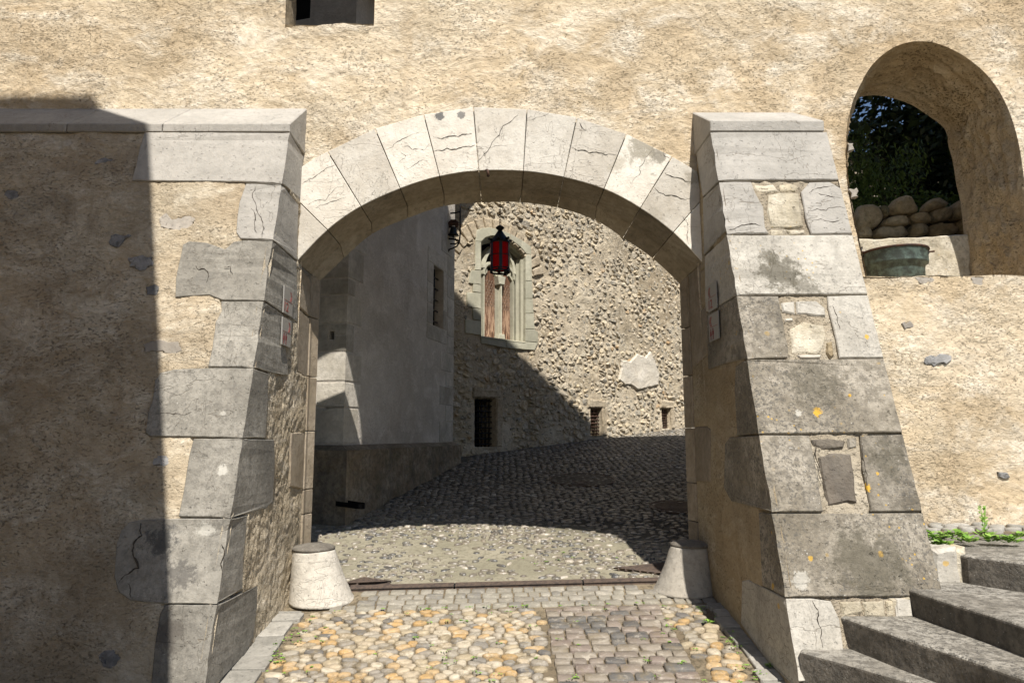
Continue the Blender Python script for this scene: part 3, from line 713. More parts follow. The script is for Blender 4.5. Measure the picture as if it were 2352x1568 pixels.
wemb = [H(F_WALL, [(2124, 822), (2138, 814), (2150, 818), (2165, 811), (2186, 816), (2186, 828), (2172, 838), (2155, 836), (2145, 843), (2126, 838)]), H(F_WALL, [(2290, 1082), (2312, 1084), (2320, 1096), (2304, 1100), (2292, 1094)]), H(F_WALL, [(2098, 636), (2140, 634), (2150, 650), (2112, 652)]), H(F_WALL, [(2226, 637), (2262, 635), (2258, 655), (2232, 652)]), H(F_WALL, [(2070, 742), (2092, 736), (2100, 752), (2078, 758)]), H(F_WALL, [(1946, 330), (1962, 328), (1964, 344), (1948, 348)]), H(F_WALL, [(1950, 432), (1968, 430), (1974, 452), (1954, 456)])]
for i, q in enumerate(wemb): slab('embedded_stone', [(F_WALL, q, None)], ST_BLUE if i < 2 else ST_SIDE, gate, seed=80 + i, proud=.006 if i < 2 else .004, bev=.004, jit=.012, rough=.014)
sheet('plaster_face', F_WALL, -4.0, 4.5, -.9, 3.9, .0105, h_main, PL_MAIN, gate, holes=[hole_arch, hole_win_c, top_f], drop=[dropL, dropR], recess=wemb)
TOPZ = 7.9; YB = 5.2
bm = bmesh.new()
for x0, x1, z0, z1 in ((-12, -4.0, -1.6, TOPZ), (4.5, 12, -1.6, TOPZ), (-4.0, 4.5, 3.9, TOPZ)):
    v = [bm.verts.new(p) for p in ((x0, W, z0), (x1, W, z0), (x1, W, z1), (x0, W, z1))]; bm.faces.new(v)
bm_obj('upper_plaster', bm, PL_MAIN, gate)
# rear face with its openings, far side of the wall
WINR = [(1930, 545), (1930, 400), (1934, 300), (1948, 240), (1975, 222), (2010, 218), (2045, 224), (2095, 240), (2130, 265), (2163, 287), (2178, 309), (2176, 330), (2189, 369), (2196, 425), (2206, 459), (2211, 510), (2214, 545), (2223, 632)]
F_REAR = Face('front', YB, 0, 0)
hole_rear = chaikin_open(H(F_REAR, WINR), 2); hole_rear = [(hole_rear[0][0], sill_z)] + hole_rear[:-1] + [(hole_rear[-1][0], sill_z)]
top_r = [(-1.72, 2.3), (-1.75, 3.85), (-.6, 3.85), (-.6, 2.3)]
ring_rear = [(max(-1.9, a), b) for a, b in H(F_WALL, outer_line)]
ring_rear = [(-1.75, -1.6), (-1.75, ring_rear[1][1])] + ring_rear[2:-2] + [(1.75, ring_rear[-2][1]), (1.75, -1.6)]
o = sheet('rear_plaster', F_REAR, -12, 12, -1.6, TOPZ, .06, lambda a, b: a * 0, PL_GREY, gate, holes=[hole_rear, top_r, ring_rear])
F_REARN = o; 
for p in o.data.polygons: p.flip()
def loft(name, P0, y0, P1, y1, m, parent, n=80, k=14, amp=.02, seed=0, closed=False, step=None):
    A = np.array(resample_open(P0, n)) if not closed else np.array(resample(P0, n)); Bq = np.array(resample_open(P1, n)) if not closed else np.array(resample(P1, n))
    V = []; cen = A.mean(0)
    for j in range(k + 1):
        f = j / k; P = A * (1 - f) + Bq * f; d = (cen - P); d /= np.linalg.norm(d, axis=1)[:, None]; w = math.sin(math.pi * f) ** .5 if 0 < f < 1 else 0
        nn = (fbm(np.arange(n) * .16 + seed, np.full(n, j * .3), 7 + seed, 4) + .5 * fbm(np.arange(n) * .9 + seed, np.full(n, j * .9), 12 + seed, 3)) * amp * 2 * w
        P = P + d * nn[:, None]
        for x, z in P: V.append((x, y0 + (y1 - y0) * f, z))
    idx = np.arange((k + 1) * n).reshape(k + 1, n); c2 = np.concatenate([idx, idx[:, :1]], 1) if closed else idx
    F = np.stack([c2[:-1, :-1], c2[1:, :-1], c2[1:, 1:], c2[:-1, 1:]], -1).reshape(-1, 4)
    o = mesh_np(name, np.array(V), F, m, parent, smooth=True); return o
PL_REV = plaster('reveal_plaster', (.50, .385, .24), (.62, .50, .34), (.69, .59, .44), grey=.4, bumps=1.3, pit=.8)
loft('window_reveal', hole_win, W - .004, hole_rear, YB, PL_REV, gate, n=200, k=50, amp=.045, seed=2)
# sill slab
bm = bmesh.new(); n = 24
for a, b in ((0, 0),):
    xs = np.linspace(2.35, 3.75, n); rows = []
    for y, dz in ((W - .002, -.002), (W + .03, .0), (4.9, .002), (YB, .004)):
        rows.append([bm.verts.new((x, y, sill_z + dz + .006 * math.sin(x * 9))) for x in xs])
    for r0, r1 in zip(rows, rows[1:]):
        for i in range(n - 1): bm.faces.new([r0[i], r0[i + 1], r1[i + 1], r1[i]])
bm_obj('window_sill', bm, PL_REV, gate, smooth=True)
# low upstand at the back of the sill
F_UP = Face('front', 5.16, 0, 0); up = H(F_UP, [(1960, 640), (1960, 547), (2010, 549), (2060, 546), (2110, 545), (2160, 541), (2230, 538), (2230, 640)])
bm = bmesh.new(); slab_bm(bm, F_UP, up, proud=0, deep=.22, bev=.012, gap=0, jit=.004); me = bpy.data.meshes.new('sill_upstand'); bm.to_mesh(me); bm.free(); link('sill_upstand', me, ST_INFILL, gate)
# upper window: splayed reveal
top_open = top_f[:11] ; top_open = top_f[:12]
rear_top = [(-1.585, 2.50), (-1.59, 3.25)] + [(-1.24 + .36 * math.cos(t), 3.28 + .36 * math.sin(t)) for t in np.linspace(math.pi, 0, 9)] + [(-.84, 2.50)]
loft('window_reveal', top_f[:12] + [top_f[12], top_f[13]], W - .004, rear_top + [(-1.15, 2.5), (-1.35, 2.5)], 4.86, PL_REV, gate, n=110, k=20, amp=.006, seed=5, closed=True)
bm = bmesh.new()
ob = resample(rear_top + [(-1.15, 2.5), (-1.35, 2.5)], 40); oo = resample([(-1.72, 2.3), (-1.75, 3.85), (-.6, 3.85), (-.6, 2.3)], 40)
# align starts, ring between reveal end and rear hole
a = [bm.verts.new((x, 4.86, z)) for x, z in ob]; c_ = Vector((-1.2, 3.0))
b_ = [bm.verts.new((x, 5.2, z)) for x, z in [tuple(c_ + (Vector(p) - c_).normalized() * min(.85, .62 / max(1e-3, abs((Vector(p) - c_).normalized().x)) if abs((Vector(p) - c_).normalized().x) > .7 else .85)) for p in ob]]
for i in range(40): bm.faces.new([a[i], a[(i + 1) % 40], b_[(i + 1) % 40], b_[i]])
bm_obj('window_rear_reveal', bm, PL_GREY, gate, smooth=True)
# passage side: closes the wall between ring and rear face
bm = bmesh.new(); L0 = [bm.verts.new((max(XL - .35, min(XR + .35, a)), 4.99, b)) for a, b in ring_rear]; L1 = [bm.verts.new((a, YB, b)) for a, b in ring_rear]
for i in range(len(L0) - 1): bm.faces.new([L0[i], L0[i + 1], L1[i + 1], L1[i]])
bm_obj('passage_lining', bm, PL_GREY, gate)
# stepped-up upper storey and roof edge of the gate wall
prof = [(-12, 7.95), (-3, 8.0), (.28, 8.98), (6, 10.64), (12, 10.64)]
bm = bmesh.new()
for (xa, za), (xb, zb) in zip(prof, prof[1:]):
    for y in (W, YB): bm.faces.new([bm.verts.new(p) for p in ((xa, y, TOPZ), (xb, y, TOPZ), (xb, y, zb), (xa, y, za))])
bm_obj('gable', bm, PL_MAIN, gate)
bm = bmesh.new()
for (xa, za), (xb, zb) in zip(prof, prof[1:]):
    lo = [bm.verts.new(p) for p in ((xa, W - .12, za), (xb, W - .12, zb), (xb, YB + .01, zb), (xa, YB + .01, za))]; hi = [bm.verts.new(v.co + Vector((0, 0, .04))) for v in lo]
    for i in range(4): bm.faces.new([lo[i], lo[(i + 1) % 4], hi[(i + 1) % 4], hi[i]])
    bm.faces.new(lo[::-1]); bm.faces.new(hi)
bm_obj('roof', bm, ROOF, gate)
# chamfered jamb columns
def jamb(x, sg, zs):
    for z0, z1 in zip(zs, zs[1:]):
        bm = bmesh.new(); z0 += .003; z1 -= .003
        pl = [(x, 4.875), (x, 4.92), (x + sg * .028, 5.0), (x - sg * .45, 5.0), (x - sg * .45, 4.875)]
        lo = [bm.verts.new((a, b, z0)) for a, b in pl]; hi = [bm.verts.new((a, b, z1)) for a, b in pl]
        for i in range(5): bm.faces.new([lo[i], lo[(i + 1) % 5], hi[(i + 1) % 5], hi[i]])
        bm.faces.new(lo[::-1]); bm.faces.new(hi); bm_obj('jamb_stone', bm, ST_JAMB, gate, bevel=.004)
zz = lambda f, x, ys: [f.hit(x, y)[1] for y in ys]
jamb(XL + .012, 1, [-1.2, -.55, *zz(F_LI, 712, [1120, 990, 866, 728]), IN[0][1] - .01])
jamb(XR - .012, -1, [-1.2, -.6, *zz(F_RI, 1595, [1108, 982, 860, 745]), IN[-1][1] - .01])

# ------------------------------------------------------------------ left buttress
h1 = lambda pts: [(x / 2, y / 2) for x, y in pts]; h2 = lambda pts: [(x / 2, 784 + y / 2) for x, y in pts]
lb = thing('buttress_wall', 'long battered buttress wall left of the arch, cream plaster with grey corner stones, half in shadow', 'buttress', (-2.4, 3.6, -1.2))
cornL = (lambda z: XL, F_LI.n); cornLI = (lambda z: lby(z), F_LB.n)
LQ = [h1([(665, 607), (1330, 612), (1297, 845), (1120, 837), (605, 832), (625, 760), (640, 690)]),
      h1([(1130, 845), (1297, 847), (1254, 1102), (1105, 1098), (1085, 1070), (1090, 1000), (1100, 930)]),
      h1([(840, 1125), (870, 1108), (950, 1115), (1035, 1145), (1075, 1110), (1130, 1104), (1254, 1104), (1215, 1382), (1020, 1380), (960, 1357), (805, 1368), (808, 1280)]),
      h1([(1015, 1384), (1215, 1384), (1165, 1688), (955, 1686), (975, 1600), (990, 1480), (1018, 1430)]),
      h2([(735, 145), (800, 128), (955, 122), (1164, 122), (1115, 443), (895, 440), (690, 438), (668, 420), (680, 330), (700, 270), (712, 180)]),
      h2([(890, 446), (1114, 446), (1060, 810), (820, 805), (850, 650), (870, 520)]),
      h2([(590, 830), (650, 815), (820, 811), (1060, 812), (1003, 1204), (770, 1205), (600, 1190), (545, 1150), (525, 1080), (535, 930), (555, 870)]),
      h2([(760, 1208), (1003, 1207), (925, 1640), (690, 1640), (710, 1400), (735, 1250)])]
LI = [[(665, 308), (696, 360), (687, 457), (648, 422)], [(648, 425), (684, 470), (680, 598), (627, 552)],
      [(627, 554), (680, 601), (682, 741), (650, 720), (607, 691)], [(607, 693), (651, 724), (655, 800), (661, 863), (620, 856), (583, 844)],
      [(582, 847), (615, 858), (612, 930), (608, 1006), (557, 1005)], [(557, 1007), (628, 1009), (630, 1060), (625, 1150), (612, 1166), (531, 1189)],
      [(530, 1190), (566, 1182), (557, 1280), (555, 1352), (502, 1382)], [(501, 1387), (590, 1342), (588, 1400), (580, 1462), (562, 1500), (462, 1604)]]
LQl = [H(F_LB, p) for p in LQ]; LIl = [H(F_LI, p) for p in LI]
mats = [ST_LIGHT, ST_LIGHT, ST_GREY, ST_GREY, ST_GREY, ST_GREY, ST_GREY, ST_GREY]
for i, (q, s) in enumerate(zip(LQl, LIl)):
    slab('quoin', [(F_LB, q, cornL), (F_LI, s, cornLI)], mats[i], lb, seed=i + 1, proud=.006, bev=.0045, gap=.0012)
jl = [[(685, 606), (726, 652), (722, 735), (684, 704)], [(680, 704), (721, 737), (716, 872), (680, 854)], [(667, 992), (709, 990), (707, 1120), (664, 1118)]]
JLl = [H(F_LI, p) for p in jl]
JLl = [[(min(a, 4.872), b) for a, b in q] for q in JLl]
for i, q in enumerate(JLl): slab('jamb_stone', [(F_LI, q, None)], ST_JAMB, lb, seed=40 + i, proud=.006, bev=.008)
# stones showing through the plaster
emb = [h1([(430, 745), (470, 722), (520, 728), (515, 742), (470, 752), (430, 757)]), h1([(12, 890), (30, 868), (70, 866), (90, 885), (85, 915), (40, 920)]), h1([(505, 1080), (530, 1070), (605, 1080), (560, 1115), (540, 1135), (500, 1125)]),
       h1([(585, 1180), (640, 1170), (700, 1175), (700, 1220), (640, 1245), (590, 1225)]), h1([(730, 1000), (760, 975), (790, 1005), (860, 985), (905, 1005), (880, 1045), (800, 1060), (735, 1045)]), h1([(665, 1315), (710, 1300), (740, 1320), (715, 1360), (668, 1355)]),
       h2([(650, 10), (700, -10), (770, 0), (820, -5), (840, 40), (790, 60), (720, 50), (660, 55)]), h2([(705, 530), (760, 520), (785, 545), (750, 580), (700, 570)]), h2([(440, 1440), (500, 1410), (560, 1440), (540, 1500), (470, 1500)])]
embl = [H(F_LB, p) for p in emb]
for i, q in enumerate(embl): slab('embedded_stone', [(F_LB, q, None)], ST_BLUE if i not in (4, 6) else ST_SIDE, lb, seed=60 + i, proud=-.001, bev=.004, jit=.012, rough=.012)
def h_left(a, b):
    u = a * .85 + b * .5; v = -a * .5 + b * .85
    return .030 * fbm(a * 1.6, b * 1.6, 21, 3) * 0.6 + .020 * fbm(u * 6, v * 4, 22, 4) + .011 * fbm(u * 30, v * 20, 26, 3)
def near_corner(hf): return lambda a, b: hf(a, b)
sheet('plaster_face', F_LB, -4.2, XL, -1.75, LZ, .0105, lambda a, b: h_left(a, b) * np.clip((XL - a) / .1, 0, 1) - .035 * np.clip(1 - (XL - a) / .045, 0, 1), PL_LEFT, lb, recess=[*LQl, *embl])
def h_side(a, b): return .026 * fbm(a * 3, b * 3, 31, 3) + .020 * fbm(a * 12, b * 9, 32, 4) + .012 * fbm(a * 45, b * 40, 36, 3)
nb = lambda f: (lambda b: f(b))
fl = lambda z: lby(z)
sheet('side_plaster', F_LI, 3.4, 4.88, -1.6, 2.25, .011, lambda a, b: h_side(a, b) * np.clip((a - lby(np.minimum(b, LZ))) / .1, 0, 1) * np.clip((4.9 - a) / .06, 0, 1) - .035 * np.clip(1 - (a - lby(np.minimum(b, LZ))) / .045, 0, 1), PL_ROUGH, lb, recess=[*LIl, *JLl],
      left=lambda b: lby(np.minimum(b, LZ)), right=lambda b: np.where(b > IN[0][1] - .05, 4.57, 4.875), drop=[[(3, 1.9), (5, 1.9), (5, 2.4), (3, 2.4)]])
# coping stones
czw = F_WALL.hit(400, 245)[1]; czf = Face('front', LY - .012, 0, 0).hit(500, 284)[1]
def coping(name, x0, x1, sk0, sk1, m, parent, fy, z0, z1, zw, endcap=0):
    V = []
    for x, sk in ((x0, sk0), (x1, sk1)): V += [(x, fy, z0), (x, fy, z1), (x + sk, W + .02, zw), (x + sk, W + .02, z0)]
    F = [(0, 4, 5, 1), (1, 5, 6, 2), (2, 6, 7, 3), (3, 7, 4, 0), (0, 1, 2, 3), (7, 6, 5, 4)]
    mesh_py(name, V, F, m, parent, bevel=.006)
fy = LY - .012; cx = [Face('front', fy, 0, 0).hit(p, 290)[0] for p in (-250, 152, 372)] 
cs = [-4.3, cx[0], cx[1], cx[2], XL + .004]
for i in range(4): coping('coping_stone', cs[i] + .004, cs[i + 1] - (.004 if i < 3 else 0), .02 if i else 0, .02 if i < 3 else 0, ST_LIGHT if i else ST_GREY, lb, fy, LZ + .002, czf, czw)

# ------------------------------------------------------------------ right buttress
k5 = lambda pts: [(x * .4296 + 1519, y * .4296 + 184) for x, y in pts]; k6 = lambda pts: [(x * .4923 + 1519, y * .4923 + 796) for x, y in pts]
rb = thing('buttress', 'battered stone buttress right of the arch, big limestone blocks with orange lichen', 'buttress', (1.74, 3.5, -1.1))
cR = (lambda z: XR, F_RI.n); cRI = (lambda z: rby(z), F_RB.n); XO = 2.12; cRO = (lambda z: XO, Vector((1, 0, 0)))
RQ = [(k5([(272, 278), (897, 278), (955, 535), (312, 538)]), ST_LIGHT, 0), (k5([(315, 545), (480, 545), (500, 600), (545, 680), (555, 790), (575, 822), (350, 824)]), ST_LIGHT, 1),
      (k5([(745, 600), (790, 548), (900, 545), (960, 580), (1010, 760), (1030, 822), (800, 825), (770, 740)]), ST_LIGHT, None), (k5([(352, 830), (1034, 828), (1105, 1145), (405, 1150)]), ST_RB, 2),
      (k5([(410, 1155), (625, 1155), (640, 1240), (680, 1440), (675, 1486), (457, 1490)]), ST_DARK, 3), (k5([(885, 1155), (1107, 1150), (1185, 1485), (950, 1487), (930, 1380), (890, 1220)]), ST_RB, None),
      (k6([(402, 62), (1040, 55), (1118, 400), (458, 408)]), ST_DARK, 4), (k6([(460, 412), (690, 415), (720, 560), (755, 770), (520, 771)]), ST_DARK, 5), (k6([(925, 415), (1120, 408), (1212, 768), (975, 770), (935, 560)]), ST_DARK, None),
      (k6([(522, 778), (1212, 775), (1262, 960), (1275, 1060), (1285, 1165), (580, 1168)]), ST_DARK, 6), (k6([(582, 1172), (700, 1172), (790, 1185), (830, 1270), (850, 1412), (850, 1560), (640, 1560)]), ST_RB, 7)]
RI = [k5([(190, 390), (270, 278), (310, 540), (225, 625), (205, 500)]), k5([(225, 630), (313, 545), (351, 800), (232, 935)]), k5([(235, 940), (352, 830), (405, 1150), (300, 1215), (240, 1240)]), k5([(245, 1245), (405, 1156), (456, 1488), (330, 1520), (255, 1548)]),
      k6([(350, 90), (401, 62), (457, 406), (357, 415), (345, 200)]), k6([(300, 450), (320, 422), (459, 412), (518, 770), (330, 722), (295, 660)]), k6([(457, 772), (519, 777), (578, 1166), (475, 1115)]), k6([(380, 1090), (410, 1085), (579, 1170), (640, 1600), (500, 1470), (375, 1290)])]
RIl = [H(F_RI, p) for p in RI]; RQl = [H(F_RB, p) for p, _, _ in RQ]
def snapx(q): return [(XO if a > XO - .06 else a, b) for a, b in q]
RQl = [snapx(q) for q in RQl]
for i, ((p, m, si), q) in enumerate(zip(RQ, RQl)):
    items = [(F_RB, q, cR if si is not None else None)]
    if si is not None: items.append((F_RI, RIl[si], cRI))
    slab('quoin', items, m, rb, seed=100 + i, proud=.006, bev=.005, gap=.0014, deep=.045)
inf = [(k5([(575, 612), (640, 600), (735, 603), (762, 780), (700, 792), (585, 788), (565, 700)]), ST_INFILL), (k5([(500, 560), (600, 556), (625, 590), (560, 600), (510, 592)]), ST_INFILL), (k5([(630, 560), (700, 552), (732, 570), (720, 592), (640, 592)]), ST_INFILL),
       (k5([(585, 797), (650, 800), (652, 824), (590, 826)]), ST_INFILL), (k5([(672, 800), (765, 798), (772, 822), (690, 824)]), ST_INFILL), (k5([(640, 1190), (712, 1180), (716, 1250), (650, 1238)]), ST_RB), (k5([(722, 1182), (830, 1178), (875, 1215), (880, 1262), (724, 1250)]), ST_RB),
       (k5([(690, 1330), (760, 1290), (870, 1312), (882, 1370), (850, 1462), (700, 1458)]), ST_INFILL), (k5([(655, 1272), (700, 1268), (710, 1290), (660, 1292)]), ST_ARCH), (k5([(882, 1402), (915, 1395), (925, 1470), (905, 1488), (882, 1460)]), ST_BROWN), (k5([(720, 1468), (860, 1466), (850, 1488), (740, 1489)]), ST_ARCH),
       (k6([(735, 515), (800, 495), (885, 500), (915, 730), (870, 722), (780, 742), (755, 640)]), ST_INFILL_D), (k6([(700, 432), (780, 425), (860, 440), (850, 472), (760, 478), (712, 462)]), ST_INFILL_D), (k6([(868, 425), (912, 420), (912, 470), (872, 480)]), ST_DARK), (k6([(835, 1190), (930, 1185), (945, 1240), (850, 1262)]), ST_INFILL), (k6([(940, 1190), (1040, 1182), (1048, 1262), (955, 1258)]), ST_INFILL), (k6([(1050, 1185), (1085, 1180), (1090, 1260), (1056, 1262)]), ST_INFILL), (k6([(1092, 1172), (1165, 1168), (1178, 1262), (1100, 1262)]), ST_RB)]
for i, (p, m) in enumerate(inf): slab('infill_stone', [(F_RB, H(F_RB, p), None)], m, rb, seed=140 + i, proud=.0, bev=.008, gap=.0, jit=.004, rough=.014, deep=.03)
sheet('mortar_core', F_RB, XR + .002, XO, -1.6, RZ, .012, lambda a, b: -.010 + .020 * fbm(a * 26, b * 26, 41, 3) * np.clip((a - XR) / .05, 0, 1) - .035 * np.clip(1 - (a - XR) / .045, 0, 1), MORTAR, rb, recess=[q for q in RQl])
jr = [[(1563, 652), (1612, 606), (1620, 744), (1567, 800)], [(1572, 982), (1628, 980), (1630, 1108), (1576, 1104)]]
jr = [k6([(108, -190), (225, -270), (222, -20), (150, 105), (112, 100)]), k6([(150, 373), (215, 368), (232, 385), (230, 632), (150, 626)])]
jr = [k5([(215, 975), (215, 1240), (105, 1310), (100, 1080)]), k6([(105, -120), (215, -190), (218, 40), (150, 105), (108, 105)]), k6([(150, 373), (215, 368), (232, 385), (230, 632), (150, 626)])]
JRl = [[(min(a, 4.872), b) for a, b in H(F_RI, p)] for p in jr]
for i, q in enumerate(JRl): slab('jamb_stone', [(F_RI, q, None)], ST_JAMB, rb, seed=170 + i, proud=.006, bev=.008)
sheet('side_plaster', F_RI, 3.3, 4.88, -1.6, 2.2, .012, lambda a, b: h_side(a, b) * .35 * np.clip((a - rby(np.minimum(b, RZ))) / .1, 0, 1) * np.clip((4.9 - a) / .06, 0, 1) - .035 * np.clip(1 - (a - rby(np.minimum(b, RZ))) / .045, 0, 1), PL_BROWN, rb, recess=[*RIl, *JRl],
      left=lambda b: rby(np.minimum(b, RZ)), right=lambda b: np.where(b > IN[-1][1] - .05, 4.57, 4.875), drop=[[(3, 1.88), (5, 1.88), (5, 2.4), (3, 2.4)]])
Fc = Face('front', RY - .014, 0, 0); z1 = Fc.hit(1700, 277)[1]; zw = F_WALL.hit(1700, 255)[1]
coping('coping_stone', XR - .006, XO - .02, 0, -.03, ST_LIGHT, rb, RY - .014, RZ + .002, z1, zw)
bm = bmesh.new(); 
vs = [bm.verts.new(p) for p in ((XO - .003, rby(-1.6), -1.6), (XO - .003, W, -1.6), (XO - .003, W, RZ), (XO - .003, rby(RZ), RZ))]; bm.faces.new(vs)
bm_obj('outer_side', bm, ST_DARK, rb)

# natural cracks and stylolites in the dressed stones
CRK = plain('crack_dirt', (.055, .045, .035), .95, var=.5)
def cracks(f, lines, parent, off, w=.0022):
    rc_ = random.Random(77)
    for ln in lines:
        P = [f.hit(*p) for p in ln]
        for _ in range(2):
            Q = [P[0]]
            for a, b in zip(P, P[1:]):
                d = math.dist(a, b); Q += [((a[0] + b[0]) / 2 + rc_.uniform(-.13, .13) * d, (a[1] + b[1]) / 2 + rc_.uniform(-.13, .13) * d), b]
            P = Q
        n = len(P); r = [w * (.35 + .9 * math.sin(math.pi * (i + .4) / n)) * rc_.uniform(.4, 1.25) for i in range(n)]
        bm = bmesh.new(); tube_bm(bm, [f.pos(a, b, off - .0008) for a, b in P], r, 4); bm_obj('crack', bm, CRK, parent)
k3 = lambda pts: [(x * .4296 + 661.5, y * .4296 + 220.5) for x, y in pts]
cracks(F_RING, [k3(p) for p in [[(500, 290), (560, 275), (600, 240), (650, 215), (700, 195)], [(600, 275), (640, 268), (665, 290), (700, 285), (725, 292), (755, 255)], [(590, 360), (625, 335), (630, 320), (600, 305)], [(785, 220), (820, 230), (860, 215), (910, 218), (950, 205), (985, 200)],
    [(775, 295), (810, 290), (850, 278), (900, 285), (950, 270), (1000, 262)], [(1012, 350), (1050, 310), (1090, 250), (1130, 210), (1150, 160), (1200, 130), (1230, 100)], [(1285, 130), (1330, 115), (1400, 85)], [(1515, 275), (1545, 290), (1580, 290), (1610, 305), (1650, 300), (1700, 315), (1755, 313)],
    [(1950, 260), (1940, 300), (1910, 330), (1880, 380), (1885, 410), (1850, 440), (1830, 490), (1815, 550)], [(2000, 270), (2010, 320), (2040, 335)], [(2015, 410), (2050, 430), (2100, 440), (2155, 460)], [(1960, 490), (1995, 520), (2050, 530), (2100, 550), (2150, 548)],
    [(75, 470), (110, 450), (160, 420), (200, 390), (250, 370)], [(105, 585), (150, 560), (200, 560), (240, 510), (300, 480)], [(150, 600), (200, 580), (260, 560), (310, 540)], [(2110, 640), (2135, 680), (2130, 740), (2145, 800)], [(630, 400), (660, 380), (700, 350), (740, 345)], [(1560, 140), (1570, 165), (1590, 185)]]], gate, .003, .0018)
cracks(F_LB, [h1(p) for p in [[(1175, 850), (1160, 900), (1180, 950), (1200, 1000), (1215, 1050), (1205, 1095)], [(1155, 960), (1175, 1010), (1180, 1070)], [(900, 1220), (915, 1240), (940, 1235), (960, 1270), (950, 1300)], [(1030, 1230), (1060, 1225), (1070, 1260)]]] +
    [h2(p) for p in [[(590, 1110), (600, 1160), (605, 1180)], [(710, 325), (760, 330), (800, 335), (850, 340), (880, 325)], [(1020, 930), (1030, 980), (1015, 1020), (1025, 1070)]]], lb, .006)
cracks(F_LB, [h2([(650, 835), (645, 870), (655, 890), (620, 920), (610, 960), (625, 1000), (640, 1040), (600, 1060), (560, 1090), (545, 1110)])], lb, .006, .0045)
cracks(F_RB, [k5(p) for p in [[(755, 620), (800, 600), (850, 580), (900, 570), (955, 572)], [(790, 592), (850, 615), (920, 630), (970, 640)], [(360, 802), (400, 790), (450, 775), (500, 770), (530, 780)], [(780, 700), (830, 690), (880, 700), (940, 680), (985, 690)], [(790, 760), (850, 745), (900, 760), (960, 740), (1010, 750)], [(905, 1200), (925, 1240), (940, 1300), (955, 1350)]]] +
    [k6(p) for p in [[(700, 1180), (710, 1200), (730, 1230), (725, 1270), (745, 1320), (750, 1400)], [(945, 425), (935, 480), (945, 540), (960, 600), (955, 650)], [(720, 440), (715, 500), (735, 560), (750, 640)]]], rb, .006, .0024)

# ------------------------------------------------------------------ guard stones
def guard(label, cb, rb_, ct, rt, zt, m):
    zg = G(cb[0], cb[1]) - .03; root = thing('guard_stone', label, 'guard stone', (cb[0], cb[1], zg + .03), 'guard stones at the foot of the archway')
    bm = bmesh.new(); seg = 56; rings = []; prof = [(0, 1.12), (.04, 1.04), (.12, .90), (.5, .47), (.9, .10), (.955, .04)]
    for f, w in prof:
        r = rt + (rb_ - rt) * w + .004; cxx = ct[0] + (cb[0] - ct[0]) * w; cyy = ct[1] + (cb[1] - ct[1]) * w; z = zg + (zt - zg) * f
        rings.append([bm.verts.new((cxx + r * math.cos(t) * (1 + .015 * math.sin(3 * t + f * 4)), cyy + r * math.sin(t) * (1 + .012 * math.sin(5 * t + f * 7)), z)) for t in [2 * math.pi * k / seg for k in range(seg)]])
    for A, B in zip(rings, rings[1:]):
        for k in range(seg): bm.faces.new([A[k], A[(k + 1) % seg], B[(k + 1) % seg], B[k]])
    bm.faces.new(rings[-1]); bm.faces.new(rings[0][::-1]); bm_obj('cone', bm, m, root, smooth=False)
    bpy.data.objects[root.children[0].name].data.shade_smooth()
    z0 = zg + (zt - zg) * .94
    lathe('cap', [(rt * .99, 0), (rt + .012, .003), (rt + .013, .016), (rt * .97, .026), (rt * .6, .036), (0.01, .040)], (ct[0], ct[1], z0), ST_PLINTHCAP, root, seg=48)
ST_PLINTHCAP = stone('weathered_cap_stone', (.17, .15, .125), (.27, .245, .205), mott=.5, vein=0, stain=.4, speck=.4)
ST_GUARD = stone('guard_limestone', (.46, .42, .355), (.56, .52, .45), mott=.4, vein=.15, stain=.5, dark=(.25, .22, .17))
guard('pale conical guard stone in full sun against the left jamb', (-1.20, 4.70), .205, (-1.262, 4.70), .128, -.735, ST_GUARD)
guard('conical guard stone against the right jamb, its right half in shadow', (1.215, 4.745), .195, (1.265, 4.76), .118, -.725, ST_GUARD)

# ------------------------------------------------------------------ drains and covers
dr = thing('drain_channel', 'long narrow rusty drain grate running across the gateway threshold', 'drain', (0, 4.85, G(0, 4.85)), None)
dxs = [-1.05, -.33, .55, 1.12]; dy0 = lambda x: 4.815 + .022 * (x + 1.05)
for x0, x1 in zip(dxs, dxs[1:]):
    bm = bmesh.new()
    for k in range(4):
        y0 = .002 + k * .017; w = .009
        a, b = x0 + .006, x1 - .006; z = lambda x, y: G(x, y) + .004
        v = []
        for (x, y) in ((a, dy0(a) + y0), (b, dy0(b) + y0), (b, dy0(b) + y0 + w), (a, dy0(a) + y0 + w)): v.append((x, y))
        lo = [bm.verts.new((x, y, z(x, y) - .03)) for x, y in v]; hi = [bm.verts.new((x, y, z(x, y) + .004)) for x, y in v]
        for i in range(4): bm.faces.new([lo[i], lo[(i + 1) % 4], hi[(i + 1) % 4], hi[i]])
        bm.faces.new(hi)
    for xx in (x0 + .006, x1 - .016): 
        yy = dy0(xx); box_bm(bm, xx, xx + .01, yy, yy + .062, G(xx, yy) - .02, G(xx, yy) + .0105)
    bm_obj('grate_section', bm, DRAIN, dr)
bm = bmesh.new()
v = [bm.verts.new(p) for p in [(x, y, G(x, y) + .0015) for x, y in ((-1.05, 4.81), (1.12, 4.858), (1.12, 4.93), (-1.05, 4.885))]]; bm.faces.new(v)
bm_obj('channel_bottom', bm, VOID, dr)
